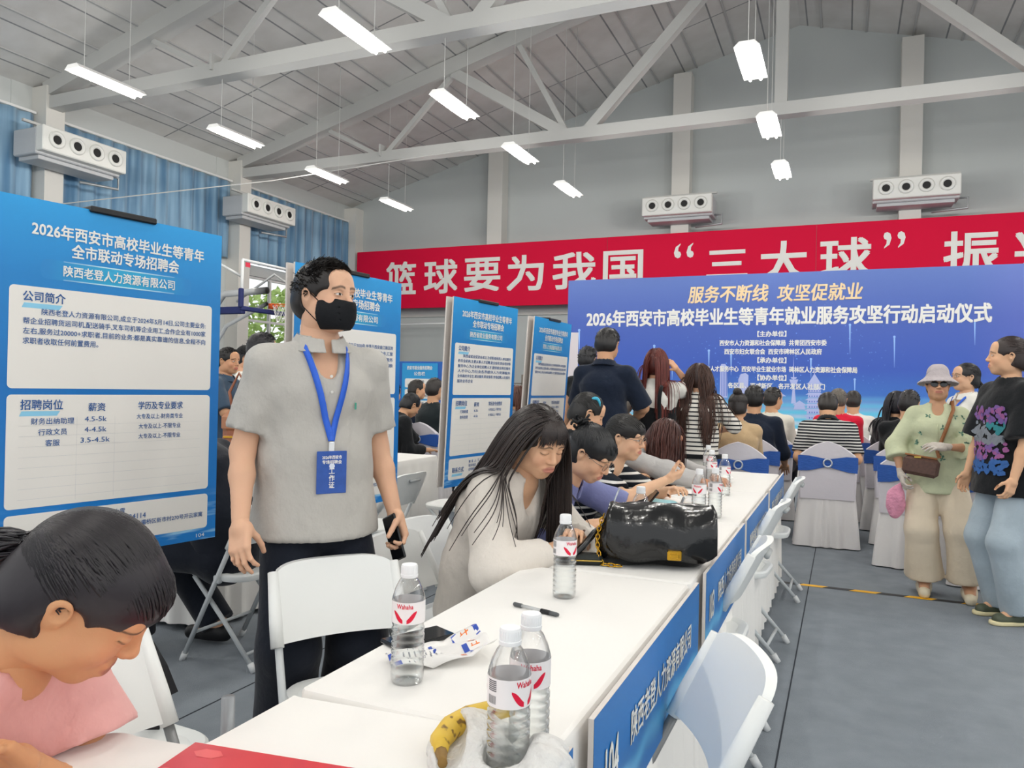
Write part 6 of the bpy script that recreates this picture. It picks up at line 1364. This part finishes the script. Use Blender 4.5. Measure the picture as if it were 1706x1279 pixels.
cp_ = [np.array([-.17-.02*sin(t_*3), -.03-.05*t_, .16-.155*t_]) for t_ in np.linspace(0, 1, 13)]; chain(mb, cp_); chain(mb, [cp_[-1]+np.array([.02*k, -.004*k, 0]) for k in range(4)]); mb.build('chain', brass, g, True)
mb = MB(); mb.tube([(-.16, .0, .12), (-.20, -.04, .10), (-.235, -.07, .06), (-.285, -.09, .012), (-.34, -.08, .010), (-.385, -.06, .012)], [.011, .011, .011, .010, .010, .010], 6); mb.build('shoulder_strap', leather, g, True)
mb = MB(); mb.tube([(-.15, .02, .150), (-.135, .05, .20), (-.12, .085, .235)], .0035, 6); mb.build('strap_chain', mat('steel_chain', '#a9b0b8', .3, metal=.8), g, True)
g = thing('pouch', 'small dark pouch with yellow stitching beside the water bottle and handbag', 'pouch', (-.77, 2.40, .75), R(20)); mb = MB(); mb.box((0, 0, .018), (.11, .06, .035), bev=.012); mb.build('pouch_body', mat('pouch_dark', '#1a1f1d', .6), g, 'auto'); mb = MB(); mb.tube([(-.05, -.031, .018), (0, -.032, .018), (.05, -.031, .018)], .002, 5); mb.build('stitching', mat('stitch', '#c9a646', .6), g)

# pen, phones, wrapper, cup, papers, booklet
g = thing('pen', 'clear barrelled pen with black grip lying on the white table', 'pen', (-.72, 1.828, .7565), R(-15)); mb = MB(); mb.tube([(-.045, 0, 0), (.02, 0, 0)], .0045, 10); mb.build('barrel', mat('pen_clear', '#c9cbcc', .2, alpha=.75), g, True); mb = MB(); mb.tube([(-.072, 0, 0), (-.07, 0, 0), (-.045, 0, 0)], [.004, .0055, .0055], 10); mb.build('end_plug', mat('pen_grey', '#55585a', .4), g, True); mb = MB(); mb.tube([(.018, 0, 0), (.045, 0, 0)], .0060, 10); mb.build('grip', blk, g, True); mb = MB(); mb.tube([(.045, 0, 0), (.066, 0, 0), (.072, 0, 0)], [.0055, .0055, .004], 10); mb.build('pen_cap', mat('pen_grey', '#55585a'), g, True)
phb = mat('phone_black', '#141518'); glassd = mat('phone_screen', '#0b0c0f', .08, .6)
def phone(label, loc, rot, nm='smartphone'):
    g = thing(nm, label, 'phone', loc); g.rotation_euler = rot; mb = MB(); mb.box((0, 0, 0), (.075, .158, .009), bev=.0035); mb.build('phone_body', phb, g, 'auto'); mb = MB(); mb.box((0, 0, .0047), (.069, .150, .0006)); mb.build('screen', glassd, g); return g
phone('black smartphone lying half behind the water bottle near the table edge', (-.875, 1.50, .7555), (0, 0, R(-25)))
phone('smartphone held up by the woman in periwinkle polo', (-.77, 3.22, .835), (R(52), 0, R(-70)))
phone('dark phone held low by the woman in white blouse', (-.86, 2.44, .80), (R(35), 0, R(-80)))
g = thing('snack_wrapper', 'crumpled snack wrapper with blue and orange print behind the bottle', 'wrapper', (-.775, 1.415, .752), R(50)); Pn = []
fz = lambda u, v: .006+.028*abs(u)**2.2*(u > 0)+.010*abs(sin(u*4+v*2))+.006*sin(v*7+u*3)
for u in np.linspace(-1, 1, 29): Pn.append([(.105*u, .052*v*(1+.25*u), fz(u, v)) for v in np.linspace(-1, 1, 13)])
mb = MB(); mb.grid(np.array(Pn)); wo = mb.build('foil', mat('wrapper_white', '#ebe9e6', .35, .5), g, True); md = wo.modifiers.new('thick', 'SOLIDIFY'); md.thickness = .0012
wb, wo_ = mat('wrapper_blue', '#2f4fae', .4), mat('wrapper_orange', '#ee7a1e', .4); mb = MB()
def wq(u0, u1, v0, v1, mi):
    mb.mi = mi; mb.grid(np.array([[(.105*u, .052*v*(1+.25*u), fz(u, v)+.0016) for v in np.linspace(v0, v1, 6)] for u in np.linspace(u0, u1, 6)]))
wq(-1, -.86, -.9, .9, 0); wq(.45, .56, -.85, .9, 0); wq(.9, .99, .2, .95, 0); wq(.30, .42, -.9, -.55, 1)
for k in range(5): wq(.64, .66, -.8+.34*k, -.58+.34*k, 1); wq(.74, .76, -.8+.34*k, -.56+.34*k, 1); wq(.62, .80, -.72+.34*k, -.67+.34*k, 1)
for k in range(7): wq(-.72+.11*k, -.69+.11*k, -.7, .6-.08*k, 2)
wq(-.1, -.02, -.2, .8, 0)
mb.build('print', [wb, wo_, mat('wrapper_text', '#8c8f94', .5)], g)
g = thing('cup', 'cyan tumbler lying on its side beside the notebook', 'cup', (-.775, 3.60, .780), R(75)); mb = MB(); A = np.array([[1, 0, 0], [0, 0, -1], [0, 1, 0]], float); mb.lathe([(0, -.07), (.026, -.07), (.030, -.06), (.030, .05), (.026, .06), (.0, .06)], n=24, axis=A); mb.build('tumbler', mat('cup_cyan', '#9fd0d8', .45), g, True); mb = MB(); mb.lathe([(.022, .062), (.022, .085), (0, .086)], n=20, axis=A); mb.build('lid', mat('cup_lid', '#7fb6c2', .45), g, True); mb = MB(); mb.tube([(0, -.085, 0), (.02, -.12, -.02), (.03, -.15, -.026)], .002, 6); mb.build('cord', blk, g)
paper = mat('paper', '#f4f2ee', .7)
g = thing('notebook', 'open spiral notebook with ruled white pages on the booth table', 'notebook', (-.76, 3.98, .751), R(8))
for s_ in (-1, 1):
    Pn = [[(s_*(.004+.145*t_), y, .002+.010*sin(pi*min(1, t_*1.1))*.8) for y in np.linspace(-.11, .11, 5)] for t_ in np.linspace(0, 1, 9)]; mb = MB(); mb.grid(np.array(Pn)); pg = mb.build('page', paper, g, True); md = pg.modifiers.new('thick', 'SOLIDIFY'); md.thickness = .004; md.offset = -1
mb = MB()
for k in range(16): mb.tube([(.006*cos(t_), -.10+.0133*k, .006+.006*sin(t_)) for t_ in np.linspace(0, 2*pi, 9)], .0009, 4, closed=True)
mb.build('spiral', mat('wire', '#9aa0a6', .3, metal=.8), g)
mb = MB()
for k in range(9): mb.box((.075, -.09+.022*k, .0145), (.12, .0012, .0003)); 
mb.build('ruled_line', mat('rule_line', '#b9c6de', .6), g)
g = thing('booklet', 'thick open booklet under the forearm of the bent woman in grey jacket', 'book', (-.80, 4.95, .752), R(-15))
for s_ in (-1, 1):
    Pn = [[(s_*(.003+.14*t_), y, .004+.05*sin(pi*min(1, .15+t_*.75))*(1 if s_ > 0 else .5)) for y in np.linspace(-.10, .10, 5)] for t_ in np.linspace(0, 1, 10)]; mb = MB(); mb.grid(np.array(Pn)); pg = mb.build('page', paper, g, True); md = pg.modifiers.new('thick', 'SOLIDIFY'); md.thickness = .003
mb = MB(); mb.box((0, 0, .0015), (.21, .297, .003)); tag(mb.build('paper_sheet', paper, None, loc=(-.70, 4.35, .751)), 'white paper sheet lying between the notebook and the far water bottles', 'paper')
mb = MB(); mb.tube([(-.07, 0, 0), (.07, 0, 0)], .0042, 8); o_ = mb.build('pen', mat('pen_dark', '#39424c', .4), None, True, loc=(-.80, 4.22, .759)); o_.rotation_euler = (0, 0, R(-5)); tag(o_, 'dark pen lying across the papers beyond the notebook', 'pen')
g = thing('booklet', 'red booklet with pale polygon print at the corner of the lower table', 'book', (-.938, .914, .7465), R(9)); mb = MB(); mb.box((.15, -.105, .003), (.30, .21, .006), bev=.001); mb.build('cover', mat('booklet_red', '#c92a35', .4, coat=.2, vary=(6, .10)), g)
mb = MB()
for cx_, cy_, r_ in ((.045, -.028, .020), (.03, -.10, .03), (.10, -.085, .018), (.075, -.15, .03)): mb.raw([(cx_+r_*cos(a)*1.3, cy_+r_*sin(a)*.7, .0064) for a in np.linspace(0, 2*pi, 7)[:-1]], [list(range(6))])
mb.build('polygon_print', mat('booklet_pink', '#dd5a5c', .45), g)
mb = MB(); FR = lambda u, v: (v, -u, .0064); put_text(mb, '招聘会', .045, .085, .205, .014, FR, .01); put_text(mb, '2026', .05, .075, .185, .010, FR, .01); mb.build('lettering', white, g)

# banana, plastic bag
ban = bpy.data.materials.new('banana_skin'); t = NT(ban); tcn = t.add('ShaderNodeTexCoord'); nz = t.add('ShaderNodeTexNoise'); nz.inputs['Scale'].default_value = 45; t.ln(tcn.outputs['Object'], nz.inputs[0]); t.ln(ramp(t, nz.outputs[0], [(.36, '#7a5a20'), (.42, '#d8b23a'), (1, '#e3c350')]), t.b.inputs['Base Color']); t.b.inputs['Roughness'].default_value = .5
g = thing('banana', 'ripe spotted banana poking out of the white plastic bag', 'banana', (-.54, 1.075, .765)); pts = [(.04, .105, .022), (.012, .085, .022), (-.016, .05, .018), (-.030, .01, .014), (-.026, -.03, .012), (-.008, -.06, .010)]
mb = MB(); mb.tube(pts, [.010, .017, .0195, .0195, .017, .010], 12); mb.build('fruit', ban, g, True); mb = MB(); mb.tube([pts[-1], (.004, -.078, .010), (.012, -.092, .012)], [.010, .0065, .0075], 8); mb.build('stem', mat('banana_stem', '#8a6a34', .7), g, True)
pl = mat('bag_plastic', '#f2f1ee', .35, .5, alpha=.78, bump=(30, .8)); S2 = SDF((-.20, -.2, -.02), (.20, .16, .14), .006); S2.ell((0, 0, .015), (.135, .10, .04), 0); S2.ell((-.07, .06, .02), (.06, .05, .045), .03); S2.ell((.09, -.02, .02), (.06, .08, .05), .03); S2.noise(.009, 55, 8); S2.noise(.004, 120, 3)
S2.cap((.037, -.03, -.05), (.037, -.03, .2), .047, .042, .01, '-'); S2.cap((.035, .067, -.05), (.035, .067, .2), .047, .042, .01, '-'); S2.cap((-.10, .02, .05), (-.06, -.08, .05), .028, .028, .01, '-'); S2.plane((0, 0, .002), (0, 0, -1)); V, Q = S2.mesh()
pb_ = bpy.data.objects.new('plastic_bag', mesh_np('plastic_bag', V, Q, [pl])); COL.objects.link(pb_); pb_.location = (-.477, 1.06, .746); pb_.scale = (.82, .82, .82); tag(pb_, 'crumpled white plastic bag around the nearest bottles and the banana', 'plastic bag')

# floor tape
tb, ty = mat('tape_black', '#2a2b2e', .6), mat('tape_yellow', '#f0b41e', .55); mb = MB(); x = -1.6; k = 0
while x < 3.2:
    yy = 5.655+.012*(x); mb.mi = k % 2; mb.raw([(x, yy-.028, .0022), (x+.165, yy-.028, .0022), (x+.205, yy+.028, .0022), (x+.04, yy+.028, .0022)], [(0, 1, 2, 3)]); x += .165; k += 1
tag(mb.build('floor_tape', [ty, tb]), 'yellow and black striped tape stuck across the carpet', 'floor tape')

# basketball stand
navyp = mat('pad_navy', '#252f66', .6); steel = mat('stand_white', '#e2e4e4', .4); orange = mat('hoop_orange', '#e8622a', .5); bx = -12.0
g = thing('basketball_stand', 'basketball stand with clear backboard, navy padding and orange hoop before the window', 'basketball stand', (-14.2, 13.6, 0))
mb = MB(); L = lambda x, y, z: (x+14.2, y-13.6, z)
mb.box(L(-14.4, 13.6, .35), (1.6, 1.1, .7), bev=.05); mb.build('base', navyp, g)
mb = MB(); mb.tube([L(-14.6, 13.6, .6), L(-14.2, 13.6, 2.4), L(-13.4, 13.6, 3.35), L(-12.1, 13.6, 3.4)], .08, 10); mb.tube([L(-14.8, 13.6, .6), L(-13.3, 13.6, 2.6), L(-12.1, 13.6, 3.1)], .05, 8); mb.build('boom', steel, g, True)
mb = MB()
for a, b in (((12.7, 3.95), (14.5, 3.95)), ((12.7, 2.92), (12.7, 3.95)), ((14.5, 2.92), (14.5, 3.95)), ((12.7, 2.92), (14.5, 2.92))): mb.tube([L(bx, *a), L(bx, *b)], .035, 8)
mb.build('board_frame', steel, g, True)
mb = MB(); mb.box(L(bx, 13.6, 3.43), (.012, 1.76, 1.0)); mb.build('backboard', glass, g)
mb = MB(); mb.tube([L(-12.1, 12.8, 3.6), L(-12.6, 12.6, 3.9), L(-13.1, 12.9, 3.5), L(-13.6, 13.4, 2.9)], .03, 8); mb.tube([L(-12.1, 14.4, 3.6), L(-12.6, 14.4, 3.9), L(-13.3, 13.9, 3.2)], .03, 8); mb.build('brace', steel, g, True)
mb = MB(); mb.box(L(bx, 13.6, 2.90), (.10, 1.86, .10), bev=.02); mb.box(L(bx, 12.68, 3.12), (.10, .10, .42), bev=.02); mb.box(L(bx, 14.52, 3.12), (.10, .10, .42), bev=.02); mb.box(L(bx-.35, 12.75, 2.86), (.75, .12, .16), bev=.02); mb.build('edge_padding', navyp, g)
mb = MB(); mb.tube([L(bx+.36+.225*cos(a), 13.6+.225*sin(a), 3.05) for a in np.linspace(0, 2*pi, 29)], .012, 8, closed=True); mb.box(L(bx+.08, 13.6, 3.03), (.13, .16, .12)); hp_ = mb.build('hoop', orange, g, True)
mb = MB()
for k in range(12):
    a = 2*pi*k/12
    for sg_ in (-1, 1): mb.tube([L(bx+.36+r*cos(a+sg_*t_), 13.6+r*sin(a+sg_*t_), z) for r, t_, z in ((.225, 0, 3.05), (.19, .26, 2.92), (.16, .52, 2.80), (.135, .78, 2.68))], .005, 4)
mb.build('net', mat('net_white', '#e6e4de', .8), hp_)
mb = MB(); mb.box(L(bx+.012, 12.85, 3.86), (.01, .14, .10)); mb.build('red_tag', mat('tag_red', '#d8344e', .5), g)

# straps and bag hung on the dark framed chair
bb = mat('strap_black', '#17171b', .7); 
g = thing('shoulder_bag', 'black bag with straps and buckle hung by the chair beside the bowed girl', 'bag', (-1.75, 1.45, 0))
L = lambda p: tuple(np.asarray(p)-np.array([-1.75, 1.45, 0]))
def strap(mb, pts, wd):
    A = []; pts = [np.asarray(p, float) for p in pts]
    for i, p in enumerate(pts): d = unit(pts[min(i+1, len(pts)-1)]-pts[max(i-1, 0)]); w_ = unit(np.cross(d, unit(p-np.array([0, 0, CAMH])))); n_ = np.cross(w_, d)*.0015; A.append([L(p-w_*wd/2+n_), L(p+w_*wd/2+n_), L(p+w_*wd/2-n_), L(p-w_*wd/2-n_)])
    mb.grid(np.array(A), closed_u=True)
mb = MB(); strap(mb, [Pd(240, 1078, 1.93), Pd(262, 1115, 1.92), Pd(280, 1160, 1.92)], .050); strap(mb, [Pd(262, 1125, 1.94), Pd(258, 1165, 1.94), Pd(250, 1215, 1.95)], .045); strap(mb, [Pd(206, 1085, 1.98), Pd(203, 1150, 1.97), Pd(200, 1225, 1.97)], .020); mb.build('strap', bb, g)
mb = MB(); c = Pd(246, 1098, 1.90); e1, e2 = _r*.012+_u*-.002, _u*.020+_r*.006; mb.tube([L(c+e1+e2), L(c-e1+e2), L(c-e1-e2), L(c+e1-e2), L(c+e1+e2)], .0025, 6, closed=True); mb.build('buckle', mat('buckle', '#c9b8a8', .3, metal=.8), g)
c = Pd(215, 1250, 1.98); mb = MB(); mb.box(L(c+np.array([-.05, .02, -.16])), (.30, .14, .26), bev=.04); mb.build('bag_body', bb, g, 'auto')

# brown satchel, papers, carrier bag around the second booth row
c = Pd(402, 722, 5.55); g = thing('satchel', 'brown leather satchel with flap and buckle hanging beside the slate polo man', 'bag', tuple(c), R(25)); sb = mat('satchel_brown', '#9a6148', .5, vary=(12, .15))
mb = MB(); mb.box((0, 0, 0), (.26, .13, .30), bev=.05); mb.build('bag_body', sb, g, 'auto'); mb = MB(); mb.box((0, -.012, .08), (.27, .14, .18), bev=.05); mb.build('flap', mat('satchel_flap', '#a9714f', .5), g, 'auto'); mb = MB(); mb.box((-.06, -.075, -.06), (.10, .03, .10), bev=.012); mb.build('pocket', sb, g, 'auto'); mb = MB(); mb.box((-.06, -.095, -.02), (.07, .008, .012)); mb.build('buckle', brass, g); mb = MB(); mb.tube([(-.08, .06, .14), (-.12, .08, .30), (-.06, .1, .44), (.04, .08, .30), (.06, .06, .14)], .012, 6); mb.build('strap', sb, g, True)
for k in range(4):
    mb = MB(); mb.box((0, 0, .006), (.21, .297, .012)); o_ = mb.build('paper_stack', paper if k % 2 == 0 else mat('folder_grey', '#8d8780', .6), None, loc=(-3.28+.01*k, 3.42-.012*k, .7505+.0125*k)); o_.rotation_euler = (0, 0, R(8*k)); tag(o_, ('stack of papers at the bottom of the pile on the table behind the man', 'grey folder in the pile of papers behind the man', 'papers resting on the grey folder behind the man', 'grey folder on top of the pile behind the man')[k], 'papers')
S2 = SDF((-.2, -.16, -.03), (.2, .16, .2), .008); S2.ell((0, 0, .05), (.13, .09, .075), 0); S2.cap((.10, 0, .07), (.16, .02, .12), .03, .015, .03); S2.noise(.008, 45, 4); S2.plane((0, 0, 0), (0, 0, -1)); V, Q = S2.mesh(); g = thing('carrier_bag', 'white carrier bag with blue handle on the table between the posters', 'bag', (-3.22, 4.45, .752)); obj_np('bag_body', V, Q, pl, g); mb = MB(); mb.tube([(-.08, -.02, .11), (-.02, -.05, .15), (.06, -.05, .12), (.09, -.04, .08)], .008, 6); mb.build('handle', mat('handle_blue', '#2a4fb0', .5), g, True)
